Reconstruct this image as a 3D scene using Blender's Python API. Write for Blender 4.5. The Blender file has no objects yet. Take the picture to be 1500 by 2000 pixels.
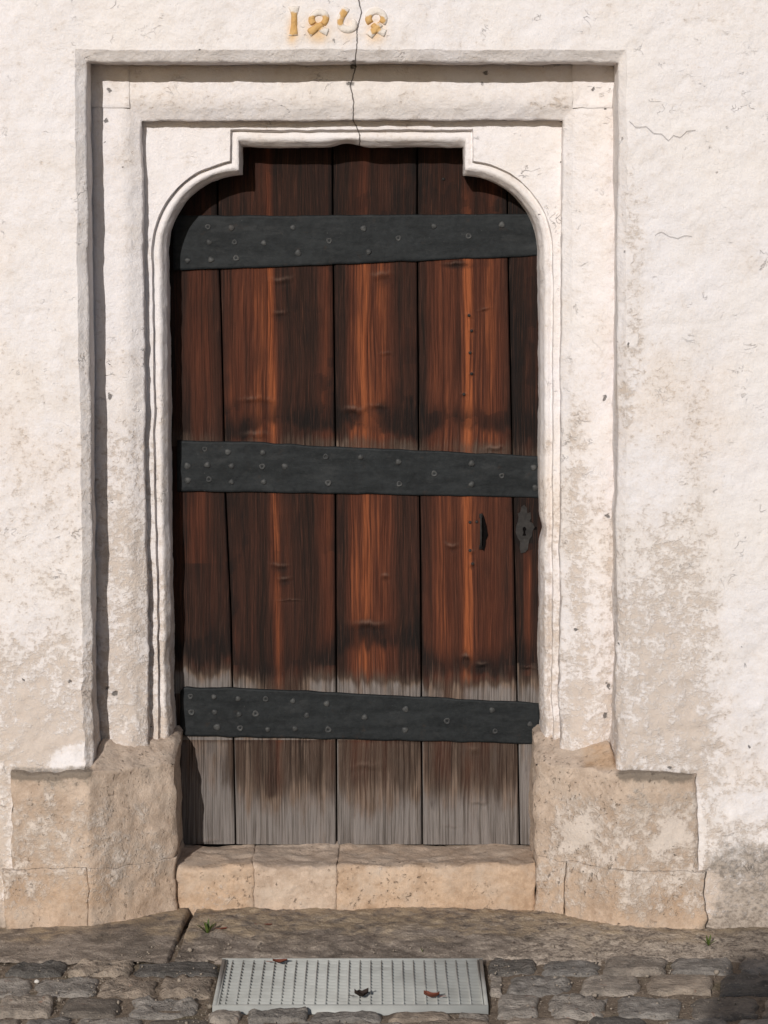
import bpy, bmesh, math, random
import numpy as np
from mathutils import Vector

random.seed(7)
rng = np.random.default_rng(11)
S = bpy.context.scene
COL = S.collection

# ------------------------------------------------------------------ camera
F = 5750.0                      # focal length in pixels of a 1500 x 2000 frame
CAM = (0.0, -8.6, 2.2)
PITCH = math.atan(635 / F)
cam_d = bpy.data.cameras.new('camera')
cam_d.sensor_fit = 'VERTICAL'
cam_d.sensor_height = 36.0
cam_d.lens = F / 2000 * 36.0
cam_d.clip_end = 2000
cam = bpy.data.objects.new('camera', cam_d)
cam.location = CAM
cam.rotation_euler = (math.pi / 2 - PITCH, 0, 0)
COL.objects.link(cam)
S.camera = cam

# ------------------------------------------------------------------ light
SUN_AZ, SUN_EL = 13.5, 19.8     # degrees left of the wall's normal, above the horizon
a, e = math.radians(SUN_AZ), math.radians(SUN_EL)
TO_SUN = Vector((-math.sin(a) * math.cos(e), -math.cos(a) * math.cos(e), math.sin(e)))
W = bpy.data.worlds.new('World')
S.world = W
W.use_nodes = True
wt = W.node_tree
wt.nodes.clear()
sky = wt.nodes.new('ShaderNodeTexSky')
sky.sky_type = 'NISHITA'
sky.sun_disc = False
sky.sun_elevation = e
sky.sun_rotation = math.pi + a
bg = wt.nodes.new('ShaderNodeBackground')
bg.inputs['Strength'].default_value = 0.07
wo = wt.nodes.new('ShaderNodeOutputWorld')
wt.links.new(sky.outputs[0], bg.inputs['Color'])
wt.links.new(bg.outputs[0], wo.inputs['Surface'])
sun_d = bpy.data.lights.new('sun', 'SUN')
sun_d.energy = 3.12
sun_d.angle = math.radians(0.25)
sun_d.color = (1.0, 0.972, 0.945)
sun = bpy.data.objects.new('sun', sun_d)
sun.location = TO_SUN * 40
sun.rotation_euler = TO_SUN.to_track_quat('Z', 'Y').to_euler()
COL.objects.link(sun)
S.view_settings.view_transform = 'Standard'
S.view_settings.look = 'None'
S.view_settings.exposure = 0.0
S.view_settings.gamma = 1.0
S.cycles.use_adaptive_sampling = True
S.cycles.max_bounces = 6
S.cycles.diffuse_bounces = 4

# ------------------------------------------------------------------ measuring
# at(): where a point measured on the photograph lies on the upright plane of depth Y (metres into the wall)
def _ray(px, py):
    px, py = np.asarray(px, float), np.asarray(py, float)
    b = -(py - 1000) / F
    c, s = math.cos(PITCH), math.sin(PITCH)
    return (px - 750) / F, c + b * s, b * c - s

def at(px, py, Y):
    dx, dy, dz = _ray(px, py)
    t = (Y - CAM[1]) / dy
    return np.stack(np.broadcast_arrays(CAM[0] + dx * t, Y + 0 * t, CAM[2] + dz * t), -1)

def gnd(px, py, Z=0.0):
    dx, dy, dz = _ray(px, py)
    t = (Z - CAM[2]) / dz
    return np.stack(np.broadcast_arrays(CAM[0] + dx * t, CAM[1] + dy * t, Z + 0 * t), -1)

def proj(P):
    c, s = math.cos(PITCH), math.sin(PITCH)
    x, y, z = P[:, 0] - CAM[0], P[:, 1] - CAM[1], P[:, 2] - CAM[2]
    f = y * c - z * s
    u = y * s + z * c
    return 750 + F * x / f, 1000 - F * u / f

# ------------------------------------------------------------------ noise
def _hash(ix, iy, iz, seed):
    h = (ix.astype(np.int64) * 374761393 + iy.astype(np.int64) * 668265263 + iz.astype(np.int64) * 2147483647 + seed * 974634533) & 0xFFFFFFFF
    h = ((h ^ (h >> 13)) * 1274126177) & 0xFFFFFFFF
    h = ((h ^ (h >> 16)) * 2246822519) & 0xFFFFFFFF
    return ((h ^ (h >> 15)) & 0xFFFFFF).astype(np.float64) / 0xFFFFFF

def noise(P, scale, seed=0):
    """value noise, about -1..1; scale is one number or three"""
    Q = np.asarray(P, float) * np.asarray(scale, float)
    I = np.floor(Q)
    f = Q - I
    f = f * f * f * (f * (f * 6 - 15) + 10)
    I = I.astype(np.int64)
    r = 0
    for dx in (0, 1):
        wx = f[:, 0] if dx else 1 - f[:, 0]
        for dy in (0, 1):
            wy = f[:, 1] if dy else 1 - f[:, 1]
            for dz in (0, 1):
                wz = f[:, 2] if dz else 1 - f[:, 2]
                r = r + wx * wy * wz * _hash(I[:, 0] + dx, I[:, 1] + dy, I[:, 2] + dz, seed)
    return r * 2 - 1

def fbm(P, scale, seed=0, oct=3, gain=0.5):
    r, amp, tot = 0, 1.0, 0.0
    sc = np.asarray(scale, float)
    for k in range(oct):
        r = r + amp * noise(P, sc, seed + 17 * k)
        tot += amp
        amp *= gain
        sc = sc * 2.03
    return r / tot

def sstep(lo, hi, x):
    t = np.clip((x - lo) / (hi - lo), 0, 1)
    return t * t * (3 - 2 * t)

def bump1(x, c, w):
    return np.exp(-((x - c) / w) ** 2)

def box(px, py, x0, x1, y0, y1, soft=8):
    return (sstep(x0 - soft, x0 + soft, px) * (1 - sstep(x1 - soft, x1 + soft, px)) *
            sstep(y0 - soft, y0 + soft, py) * (1 - sstep(y1 - soft, y1 + soft, py)))

# ------------------------------------------------------------------ mesh helpers
def mesh_obj(name, V, Fc, mat, parent=None, smooth=True, paint=None):
    me = bpy.data.meshes.new(name)
    V = np.asarray(V, float).reshape(-1, 3)
    if isinstance(Fc, np.ndarray) and Fc.ndim == 2:
        n = len(Fc); k = Fc.shape[1]
        me.vertices.add(len(V)); me.vertices.foreach_set('co', V.ravel())
        me.loops.add(n * k); me.loops.foreach_set('vertex_index', Fc.ravel().astype(np.int32))
        me.polygons.add(n)
        me.polygons.foreach_set('loop_start', np.arange(0, n * k, k, dtype=np.int32))
        me.polygons.foreach_set('loop_total', np.full(n, k, dtype=np.int32))
        me.update(calc_edges=True)
    else:
        me.from_pydata([tuple(v) for v in V], [], [tuple(int(i) for i in f) for f in Fc])
    if smooth:
        me.polygons.foreach_set('use_smooth', np.ones(len(me.polygons), dtype=bool))
    if paint is not None:
        at_ = me.attributes.new('paint', 'FLOAT_COLOR', 'POINT')
        at_.data.foreach_set('color', np.ascontiguousarray(paint, dtype=np.float32).ravel())
    me.validate()
    me.materials.append(mat)
    o = bpy.data.objects.new(name, me)
    COL.objects.link(o)
    if parent is not None:
        o.parent = parent
    return o

def link_mesh(name, me, parent=None):
    o = bpy.data.objects.new(name, me)
    COL.objects.link(o)
    o.parent = parent
    return o

def empty(name, loc=(0, 0, 0)):
    o = bpy.data.objects.new(name, None)
    o.empty_display_size = 0.1
    o.location = loc
    COL.objects.link(o)
    return o

def tag(o, label=None, cat=None, group=None, kind=None):
    if label: o['label'] = label
    if cat: o['category'] = cat
    if group: o['group'] = group
    if kind: o['kind'] = kind
    return o

def grid_faces(nu, nv, flip=False):
    i = np.arange(nu * nv).reshape(nv, nu)
    q = np.stack([i[:-1, :-1], i[:-1, 1:], i[1:, 1:], i[1:, :-1]], -1).reshape(-1, 4)
    return q[:, ::-1].copy() if flip else q

class MB:
    """collects grids into one mesh"""
    def __init__(self): self.V = []; self.Fq = []; self.n = 0
    def add(self, V, Fc):
        V = np.asarray(V, float).reshape(-1, 3)
        self.V.append(V); self.Fq.append(np.asarray(Fc) + self.n); self.n += len(V)
    def grid(self, G, flip=False):            # G[nv, nu, 3]
        self.add(G.reshape(-1, 3), grid_faces(G.shape[1], G.shape[0], flip))
    def patch(self, c00, c10, c01, c11, nu, nv, flip=False):
        u = np.linspace(0, 1, nu + 1)[None, :, None]; v = np.linspace(0, 1, nv + 1)[:, None, None]
        c = [np.asarray(k, float) for k in (c00, c10, c01, c11)]
        self.grid((c[0] * (1 - u) + c[1] * u) * (1 - v) + (c[2] * (1 - u) + c[3] * u) * v, flip)
    def box(self, lo, hi):
        x0, y0, z0 = lo; x1, y1, z1 = hi
        V = [(x0,y0,z0),(x1,y0,z0),(x1,y1,z0),(x0,y1,z0),(x0,y0,z1),(x1,y0,z1),(x1,y1,z1),(x0,y1,z1)]
        self.add(V, [(0,3,2,1),(4,5,6,7),(0,1,5,4),(1,2,6,5),(2,3,7,6),(3,0,4,7)])
    def verts(self): return np.concatenate(self.V)
    def faces(self): return np.concatenate(self.Fq)

def polyline_pts(corners, counts):
    out = [np.asarray(corners[0], float)[None]]
    for p, q, n in zip(corners[:-1], corners[1:], counts):
        t = np.linspace(0, 1, n + 1)[1:, None]
        out.append(np.asarray(p)[None] * (1 - t) + np.asarray(q)[None] * t)
    return np.concatenate(out)

# ------------------------------------------------------------------ shader helpers
class Sk:
    """a node socket with arithmetic"""
    def __init__(self, g, s): self.g, self.s = g, s
    def __add__(self, o): return self.g.math('ADD', self, o)
    __radd__ = __add__
    def __sub__(self, o): return self.g.math('SUBTRACT', self, o)
    def __rsub__(self, o): return self.g.math('SUBTRACT', o, self)
    def __mul__(self, o): return self.g.math('MULTIPLY', self, o)
    __rmul__ = __mul__
    def abs(self): return self.g.math('ABSOLUTE', self)
    def clamp(self): return self.g.math('ADD', self, 0.0, clamp=True)

class Mat:
    def __init__(self, name):
        self.m = bpy.data.materials.new(name)
        self.m.use_nodes = True
        self.t = self.m.node_tree
        self.t.nodes.clear()
        self.out = self.t.nodes.new('ShaderNodeOutputMaterial')
        self.b = self.t.nodes.new('ShaderNodeBsdfPrincipled')
        self.t.links.new(self.b.outputs[0], self.out.inputs['Surface'])
        tc = self.t.nodes.new('ShaderNodeNewGeometry')
        self.pos = Sk(self, tc.outputs['Position'])
        sx = self.t.nodes.new('ShaderNodeSeparateXYZ')
        self.t.links.new(tc.outputs['Position'], sx.inputs[0])
        self.x, self.y, self.z = (Sk(self, sx.outputs[k]) for k in range(3))
    def put(self, inp, v):
        if isinstance(v, Sk): self.t.links.new(v.s, inp)
        elif isinstance(v, (tuple, list)):
            inp.default_value = tuple(v) + ((1.0,) if len(v) == 3 and len(inp.default_value) == 4 else ())
        else: inp.default_value = v
    def math(self, op, a, b=0.0, clamp=False):
        n = self.t.nodes.new('ShaderNodeMath'); n.operation = op; n.use_clamp = clamp
        self.put(n.inputs[0], a); self.put(n.inputs[1], b)
        return Sk(self, n.outputs[0])
    def obj_pos(self):
        n = self.t.nodes.new('ShaderNodeTexCoord')
        return Sk(self, n.outputs['Object'])
    def rand(self):
        n = self.t.nodes.new('ShaderNodeObjectInfo')
        return Sk(self, n.outputs['Random'])
    def vmul(self, v, sc):
        n = self.t.nodes.new('ShaderNodeVectorMath'); n.operation = 'MULTIPLY'
        self.put(n.inputs[0], v); n.inputs[1].default_value = sc
        return Sk(self, n.outputs[0])
    def vadd(self, v, w):
        n = self.t.nodes.new('ShaderNodeVectorMath'); n.operation = 'ADD'
        self.put(n.inputs[0], v); self.put(n.inputs[1], w)
        return Sk(self, n.outputs[0])
    def comb(self, x, y, z):
        n = self.t.nodes.new('ShaderNodeCombineXYZ')
        for i, k in enumerate((x, y, z)): self.put(n.inputs[i], k)
        return Sk(self, n.outputs[0])
    def noise(self, vec, scale, detail=3, rough=0.55, dist=0.0):
        n = self.t.nodes.new('ShaderNodeTexNoise')
        self.put(n.inputs['Vector'], vec); n.inputs['Scale'].default_value = scale
        n.inputs['Detail'].default_value = detail; n.inputs['Roughness'].default_value = rough
        n.inputs['Distortion'].default_value = dist
        return Sk(self, n.outputs[0])
    def voro(self, vec, scale, feature='F1', rnd=1.0):
        n = self.t.nodes.new('ShaderNodeTexVoronoi'); n.feature = feature
        self.put(n.inputs['Vector'], vec); n.inputs['Scale'].default_value = scale
        n.inputs['Randomness'].default_value = rnd
        return Sk(self, n.outputs['Distance'])
    def ss(self, v, lo, hi, a=0.0, b=1.0):
        n = self.t.nodes.new('ShaderNodeMapRange'); n.interpolation_type = 'SMOOTHSTEP'
        self.put(n.inputs[0], v)
        for i, k in enumerate((lo, hi, a, b)): n.inputs[1 + i].default_value = k
        return Sk(self, n.outputs[0])
    def mix(self, f, a, b, mode='MIX'):
        n = self.t.nodes.new('ShaderNodeMix'); n.data_type = 'RGBA'; n.blend_type = mode
        self.put(n.inputs[0], f); self.put(n.inputs[6], a); self.put(n.inputs[7], b)
        return Sk(self, n.outputs[2])
    def attr(self, name='paint'):
        n = self.t.nodes.new('ShaderNodeAttribute'); n.attribute_name = name
        s = self.t.nodes.new('ShaderNodeSeparateColor')
        self.t.links.new(n.outputs['Color'], s.inputs[0])
        return [Sk(self, s.outputs[k]) for k in range(3)] + [Sk(self, n.outputs['Alpha'])]
    def curve(self, v, pts):
        n = self.t.nodes.new('ShaderNodeFloatCurve')
        c = n.mapping.curves[0]
        while len(c.points) < len(pts): c.points.new(0.5, 0.5)
        for p, q in zip(c.points, sorted(pts)): p.location = q; p.handle_type = 'VECTOR'
        n.mapping.update()
        self.put(n.inputs['Value'], v)
        return Sk(self, n.outputs[0])
    def bump(self, h, dist, strength=1.0):
        n = self.t.nodes.new('ShaderNodeBump')
        n.inputs['Strength'].default_value = strength; n.inputs['Distance'].default_value = dist
        self.put(n.inputs['Height'], h)
        self.t.links.new(n.outputs[0], self.b.inputs['Normal'])
    def set(self, **k):
        for key, v in k.items(): self.put(self.b.inputs[key.replace('_', ' ')], v)
        return self.m

def lin(r, g, b):
    f = lambda c: (c / 255 / 12.92) if c <= 10 else ((c / 255 + 0.055) / 1.055) ** 2.4
    return (f(r), f(g), f(b))

def crack_mask(M, pts, width, along):
    """thin line through measured points on the wall; along = 'z' or 'x'"""
    P = at([p[0] for p in pts], [p[1] for p in pts], 0.03)
    k, d = (2, 0) if along == 'z' else (0, 2)
    lo, hi = P[:, k].min(), P[:, k].max(); c = P[:, d].mean()
    src, dst = (M.z, M.x) if along == 'z' else (M.x, M.z)
    t = (src - float(lo)) * float(1 / (hi - lo))
    cv = M.curve(t, [(float((p[k] - lo) / (hi - lo)), float(0.5 + (p[d] - c) * 2)) for p in P])
    wob = (M.noise(M.pos, 45, 4, 0.7) - 0.5) * 0.009
    dist = (dst - ((cv - 0.5) * 0.5 + float(c)) + wob).abs()
    m = M.ss(dist, width * 0.4, width, 1, 0)
    ends = M.ss(t, -0.01, 0.02) * M.ss(t, 0.98, 1.01, 1, 0)
    return m * ends

def plaster_material():
    M = Mat('limewashed_plaster')
    st, dirt_shade, och, fresh = M.attr()
    p = M.pos
    big = M.noise(p, 2.3, 3)
    mid = M.noise(p, 9, 5, 0.62)
    fine = M.noise(p, 42, 5, 0.65)
    grit = M.noise(p, 160, 3, 0.6)
    # whitewash: cool and warm passages
    white = M.mix(M.ss(big, 0.38, 0.66), (0.785, 0.742, 0.735), (0.79, 0.735, 0.70))
    white = M.mix(M.ss(mid, 0.45, 0.75) * 0.45, white, (0.70, 0.64, 0.60))
    scuff = M.ss(M.noise(M.vmul(p, (1.0, 1.0, 1.7)), 26, 6, 0.72), 0.56, 0.68)
    white = M.mix(scuff * M.ss(M.noise(p, 5, 3), 0.38, 0.62) * 0.6, white, (0.55, 0.485, 0.435))
    white = M.mix(M.ss(grit, 0.6, 0.8) * 0.18, white, (0.5, 0.44, 0.39))
    sn = M.noise(M.vmul(p, (1.0, 1.0, 1.35)), 17, 3, 0.6, 0.6)
    scr = M.ss((sn - 0.5).abs(), 0.004, 0.016, 1, 0) * M.ss(M.noise(p, 13, 3, 0.6), 0.57, 0.68) * M.ss(M.noise(p, 2.2, 2), 0.36, 0.56)
    white = M.mix(scr * 0.24, white, (0.40, 0.36, 0.33))
    # worn through to the stone or the older coat below
    mott = M.noise(p, 24, 6, 0.75)
    flake = M.noise(M.vmul(p, (1.0, 1.0, 1.3)), 62, 4, 0.7)
    wear = mid * 0.20 + mott * 0.52 + flake * 0.36 + grit * 0.14
    worn = M.ss(wear + st * 0.38 - fresh * 0.3, 0.74, 0.88)
    part = M.ss(wear + st * 0.38 - fresh * 0.3, 0.58, 0.86)
    stone = M.mix(fine, (0.48, 0.385, 0.315), (0.63, 0.535, 0.455))
    stone = M.mix(och, stone, M.mix(fine, (0.50, 0.34, 0.21), (0.64, 0.47, 0.32)))
    col = M.mix(part * 0.5, white, (0.67, 0.58, 0.505))
    col = M.mix(worn * 0.72, col, stone)
    # rust and ochre washes on the white itself
    col = M.mix((och * M.ss(st, 0.3, 0.5, 1, 0)).clamp(), col, (0.72, 0.49, 0.27))
    # grime, with the shade under the lintel roll painted in
    dn = M.ss(mott * 0.75 + mid * 0.35 + grit * 0.12 + dirt_shade * 0.42, 0.76, 1.06)
    col = M.mix(dn * 0.72, col, M.mix(M.ss(flake, 0.35, 0.62), (0.10, 0.085, 0.07), (0.36, 0.31, 0.265)))
    pits = M.ss(M.voro(M.vadd(p, M.comb(mid * 0.05, 0.0, fine * 0.05)), 13), 0.03, 0.06, 1, 0) * M.ss(M.noise(p, 3.1, 1), 0.5, 0.56)
    cr = crack_mask(M, [(700, -6), (706, 25), (698, 60), (697, 95), (692, 135), (683, 165), (690, 195), (689, 232), (702, 262), (700, 286)], 0.0020, 'z')
    cr2 = crack_mask(M, [(1228, 238), (1240, 250), (1262, 249), (1275, 262), (1290, 263), (1304, 276), (1314, 266), (1326, 270), (1340, 258), (1357, 256)], 0.0022, 'x')
    cr3 = crack_mask(M, [(1278, 459), (1290, 454), (1305, 462), (1322, 467), (1335, 461), (1350, 462)], 0.002, 'x')
    for hx_, hy_, hr_ in ((1183, 778, 6), (1188, 1010, 6), (1125, 1233, 5), (1190, 1342, 7), (1183, 1400, 6), (213, 776, 6), (222, 1357, 8), (208, 1346, 5), (214, 175, 7), (207, 236, 6), (1161, 172, 5), (1184, 214, 4), (948, 143, 6), (683, 164, 8), (690, 128, 6), (138, 1330, 5), (1309, 1500, 6)):
        c_ = at(hx_, hy_, 0.145 if 170 < hx_ < 1206 else 0.0)
        dv = M.t.nodes.new('ShaderNodeVectorMath'); dv.operation = 'DISTANCE'
        M.put(dv.inputs[0], M.vadd(M.comb(M.x, 0.0, M.z), M.comb((fine - 0.5) * 0.03, 0.0, (M.noise(p, 70, 2) - 0.5) * 0.03))); dv.inputs[1].default_value = (float(c_[0]), 0.0, float(c_[2]))
        pits = (pits + M.ss(Sk(M, dv.outputs['Value']), hr_ / 669 * 0.35, hr_ / 669 * 0.95, 1.2, 0)).clamp()
    cracks = (cr + cr2 * 0.35 + cr3 * 0.3).clamp()
    col = M.mix(cracks * 0.85, col, (0.10, 0.08, 0.07))
    col = M.mix(pits * 0.8, col, (0.08, 0.073, 0.066))
    h = (1.0 - worn) * 0.40 + mid * 0.55 + fine * 0.75 + mott * 0.5 + grit * 0.22 - cracks * 1.6 - pits * 0.7 - scr * 0.9
    M.bump(h, 0.0065, 0.85)
    return M.set(Base_Color=col, Roughness=0.93, Specular_IOR_Level=0.15)

def sandstone_material():
    M = Mat('worn_sandstone')
    st, dirt_shade, och, fresh = M.attr()
    p = M.pos
    mid = M.noise(p, 11, 5, 0.62)
    fine = M.noise(p, 48, 5, 0.66)
    grit = M.noise(p, 190, 3, 0.6)
    mott = M.noise(p, 26, 6, 0.75)
    tone = M.ss(M.noise(p, 6, 6, 0.7) * 0.35 + mott * 0.45 + M.noise(p, 85, 3, 0.7) * 0.2, 0.38, 0.62)
    col = M.mix(tone, (0.41, 0.312, 0.24), (0.63, 0.505, 0.405))
    col = M.mix(och, col, M.mix(tone, (0.385, 0.25, 0.155), (0.58, 0.405, 0.27)))
    col = M.mix(M.ss(mid, 0.42, 0.68) * 0.5, col, (0.52, 0.43, 0.35))
    wh = M.ss(mid * 0.24 + mott * 0.55 + M.noise(p, 62, 4, 0.7) * 0.36 + grit * 0.1 + fresh * 0.30, 0.70, 0.84)
    col = M.mix(wh * 0.62, col, (0.70, 0.625, 0.56))
    dn = M.ss(mott * 0.6 + mid * 0.3 + grit * 0.2 + dirt_shade * 0.45, 0.68, 0.92)
    col = M.mix(dn * 0.85, col, M.mix(grit, (0.12, 0.095, 0.072), (0.24, 0.20, 0.16)))
    pits = M.ss(M.voro(M.vadd(p, M.comb(mid * 0.06, 0.0, fine * 0.06)), 24), 0.05, 0.12, 1, 0) * M.ss(M.noise(p, 5, 1), 0.48, 0.56)
    small = M.ss(M.noise(M.vmul(p, (1.0, 1.0, 0.8)), 75, 3, 0.7), 0.60, 0.70) * M.ss(M.noise(p, 7, 2), 0.42, 0.6)
    col = M.mix(small * 0.5, col, (0.19, 0.135, 0.095))
    col = M.mix(pits * 0.5, col, (0.20, 0.15, 0.11))
    M.bump(mid * 0.8 + mott * 0.9 + fine * 0.3 + grit * 0.2 + wh * 0.3 - pits * 1.0 - small * 0.6, 0.007, 0.9)
    return M.set(Base_Color=col, Roughness=0.92, Specular_IOR_Level=0.18)

def wood_material():
    M = Mat('weathered_larch')
    orange, grey, dark, knot = M.attr()
    p = M.pos
    warp = M.noise(M.vmul(p, (7, 7, 1.6)), 1, 3)
    q = M.vadd(p, M.comb(warp * 0.035, 0.0, 0.0))
    grain = M.noise(M.vmul(q, (170, 20, 3.6)), 1, 4, 0.62)
    fib = M.noise(M.vmul(q, (420, 40, 9)), 1, 3, 0.6)
    band = M.noise(M.vmul(q, (42, 10, 1.1)), 1, 3, 0.6)
    blot = M.noise(M.vmul(p, (14, 14, 6)), 1, 4, 0.6)
    base = M.mix(M.ss(band, 0.32, 0.68), (0.0165, 0.0115, 0.0096), (0.034, 0.0175, 0.0132))
    base = M.mix(M.ss(grain, 0.40, 0.70) * 0.5, base, (0.062, 0.027, 0.019))
    base = M.mix(M.ss(orange + (band - 0.5) * 0.5, 0.06, 0.45) * 0.9, base, M.mix(M.ss(grain, 0.25, 0.75), (0.045, 0.0165, 0.0112), (0.130, 0.043, 0.0235)))
    om = M.ss(orange + (band - 0.5) * 0.5 + (grain - 0.5) * 0.7, 0.38, 0.95)
    base = M.mix(om, base, M.mix(M.ss(grain, 0.3, 0.7), (0.15, 0.041, 0.018), (0.33, 0.100, 0.038)))
    dm = M.ss(dark + (blot - 0.5) * 0.8 + (grain - 0.5) * 0.9, 0.26, 0.95)
    base = M.mix(dm * 0.92, base, (0.0125, 0.0105, 0.0098))
    gm = M.ss(grey + (grain - 0.5) * 0.9 + (blot - 0.5) * 0.5, 0.28, 0.80)
    gcol = M.mix(M.ss(grain, 0.35, 0.65), (0.075, 0.052, 0.038), (0.215, 0.155, 0.118))
    gcool = M.mix(M.ss(grain, 0.3, 0.6), (0.10, 0.085, 0.074), (0.225, 0.20, 0.185))
    gcol = M.mix(M.ss(grey + (blot - 0.5) * 0.9 + (band - 0.5) * 0.5, 0.66, 1.0), gcol, gcool)
    gcol = M.mix(M.ss(blot * 0.6 + band * 0.6 - (grey - 0.85), 0.62, 0.84) * 0.8, gcol, (0.052, 0.035, 0.026))
    base = M.mix(gm * 0.93, base, gcol)
    base = M.mix(M.ss(fib, 0.52, 0.75) * 0.34, base, M.mix(grey, (0.15, 0.06, 0.035), (0.27, 0.225, 0.19)))
    base = M.mix(M.ss(grain, 0.34, 0.22) * 0.5, base, (0.012, 0.009, 0.008))
    base = M.mix((knot * M.ss(fib + blot, 0.7, 1.25)).clamp() * 0.5, base, (0.19, 0.125, 0.095))
    M.bump(grain * 1.0 + fib * 0.7 + blot * 0.3, 0.005, 0.9)
    return M.set(Base_Color=base, Roughness=0.82, Specular_IOR_Level=0.10)

def iron_material(name, c0, c1, rough=0.6):
    M = Mat(name)
    p = M.pos
    a_ = M.noise(M.vmul(p, (7, 7, 26)), 1, 4, 0.6)
    b_ = M.noise(p, 60, 4, 0.65)
    sp = M.ss(M.noise(p, 95, 2, 0.5), 0.70, 0.78)
    col = M.mix(M.ss(a_ * 0.6 + b_ * 0.4, 0.36, 0.64), c0, c1)
    col = M.mix(M.ss(M.noise(M.vmul(p, (9, 9, 20)), 1, 5, 0.7), 0.52, 0.72) * 0.5, col, (0.036, 0.037, 0.037))
    col = M.mix(M.ss(M.noise(p, 21, 5, 0.7), 0.58, 0.74) * 0.5, col, (0.034, 0.021, 0.014))
    col = M.mix(sp * 0.35, col, (0.11, 0.11, 0.105))
    M.bump(a_ * 0.8 + b_ * 0.5, 0.003, 0.6)
    return M.set(Base_Color=col, Roughness=rough, Specular_IOR_Level=0.18)

def galvanised_material():
    M = Mat('galvanised_steel')
    p = M.pos
    n1 = M.noise(p, 30, 3); n2 = M.noise(p, 7, 3)
    col = M.mix(n1, (0.35, 0.35, 0.325), (0.46, 0.455, 0.42))
    col = M.mix(M.ss(n2, 0.45, 0.7) * 0.35, col, (0.18, 0.17, 0.15))
    return M.set(Base_Color=col, Roughness=0.6, Metallic=0.1)

def cobble_material():
    M = Mat('cobble_stone')
    p = M.pos; r = M.rand()
    q = M.vadd(p, M.comb(r * 13.0, r * 7.0, 0.0))
    mid = M.noise(q, 16, 5, 0.66); fine = M.noise(q, 75, 4, 0.66)
    st = M.noise(M.vmul(q, (9, 60, 9)), 1, 4, 0.6)
    r2 = M.math('FRACT', r * 7.31); r3 = M.math('FRACT', r * 17.7)
    c = M.mix(r2, (0.25, 0.228, 0.205), (0.42, 0.365, 0.31))
    c = M.mix(M.ss(r3, 0.5, 0.9) * 0.6, c, (0.38, 0.28, 0.195))
    c = M.mix(M.ss(r, 0.84, 0.92) * 0.8, c, (0.10, 0.09, 0.08))
    c = M.mix(M.ss(mid, 0.36, 0.66), M.mix(0.5, c, (0.03, 0.026, 0.022)), c)
    c = M.mix(M.ss(fine, 0.55, 0.75) * 0.5, c, (0.47, 0.415, 0.35))
    c = M.mix(M.ss(st, 0.6, 0.75) * 0.35, c, (0.05, 0.045, 0.04))
    c = M.mix(M.ss(M.noise(q, 23, 2), 0.66, 0.75) * M.ss(r2, 0.5, 0.8) * 0.5, c, (0.26, 0.10, 0.05))
    M.bump(mid * 1.0 + fine * 0.8 + st * 0.8, 0.012, 1.0)
    return M.set(Base_Color=c, Roughness=0.85, Specular_IOR_Level=0.25)

def soil_material():
    M = Mat('joint_soil')
    p = M.pos
    mid = M.noise(p, 14, 5, 0.65); fine = M.noise(p, 90, 4, 0.7)
    c = M.mix(mid, (0.12, 0.09, 0.066), (0.30, 0.235, 0.175))
    c = M.mix(M.ss(fine, 0.52, 0.7) * 0.8, c, (0.42, 0.345, 0.27))
    c = M.mix(M.ss(fine, 0.42, 0.3) * 0.7, c, (0.035, 0.026, 0.02))
    c = M.mix(M.ss(M.noise(p, 6, 3), 0.55, 0.7) * 0.3, c, (0.09, 0.095, 0.035))
    M.bump(mid * 0.6 + fine, 0.012, 1.0)
    return M.set(Base_Color=c, Roughness=0.95, Specular_IOR_Level=0.1)

def apron_material():
    M = Mat('worn_mortar_slab')
    st, dirt_shade, och, fresh = M.attr()
    p = M.pos
    big = M.noise(p, 5, 4, 0.6); mid = M.noise(p, 20, 5, 0.66); fine = M.noise(p, 85, 4, 0.68)
    c = M.mix(M.ss(big * 0.5 + mid * 0.5, 0.38, 0.62), (0.20, 0.162, 0.13), (0.34, 0.28, 0.228))
    c = M.mix(M.ss(fine * 0.6 + mid * 0.4 + st * 0.2, 0.56, 0.70) * 0.75, c, (0.56, 0.465, 0.37))
    c = M.mix(M.ss(fine * 0.5 + mid * 0.5, 0.44, 0.34) * 0.8, c, (0.08, 0.063, 0.05))
    c = M.mix(och * M.ss(mid, 0.35, 0.6) * 0.75, c, (0.42, 0.31, 0.19))
    c = M.mix(dirt_shade * 0.7, c, (0.05, 0.042, 0.034))
    M.bump(mid * 0.8 + fine * 0.8, 0.010, 0.9)
    return M.set(Base_Color=c, Roughness=0.93, Specular_IOR_Level=0.15)

def plain(name, c, rough=0.8, spec=0.3, var=0.3, scale=60):
    M = Mat(name)
    n = M.noise(M.pos, scale, 3)
    col = M.mix(n, tuple(k * (1 - var) for k in c), tuple(min(1, k * (1 + var)) for k in c))
    return M.set(Base_Color=col, Roughness=rough, Specular_IOR_Level=spec)

def digit_material():
    M = Mat('ochre_flaked_limewash')
    p = M.pos
    n = M.noise(p, 34, 4, 0.6); f = M.noise(p, 130, 3)
    st, dirt_shade, och, fresh = M.attr()
    m = M.ss(n * 0.6 + f * 0.3 + och * 0.5, 0.56, 0.74)
    col = M.mix(m, (0.74, 0.67, 0.60), M.mix(n, (0.52, 0.28, 0.09), (0.68, 0.45, 0.20)))
    col = M.mix(M.ss(f, 0.62, 0.75) * 0.35, col, (0.36, 0.30, 0.25))
    M.bump(n + f * 0.5, 0.006, 0.8)
    return M.set(Base_Color=col, Roughness=0.9, Specular_IOR_Level=0.15)

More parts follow.
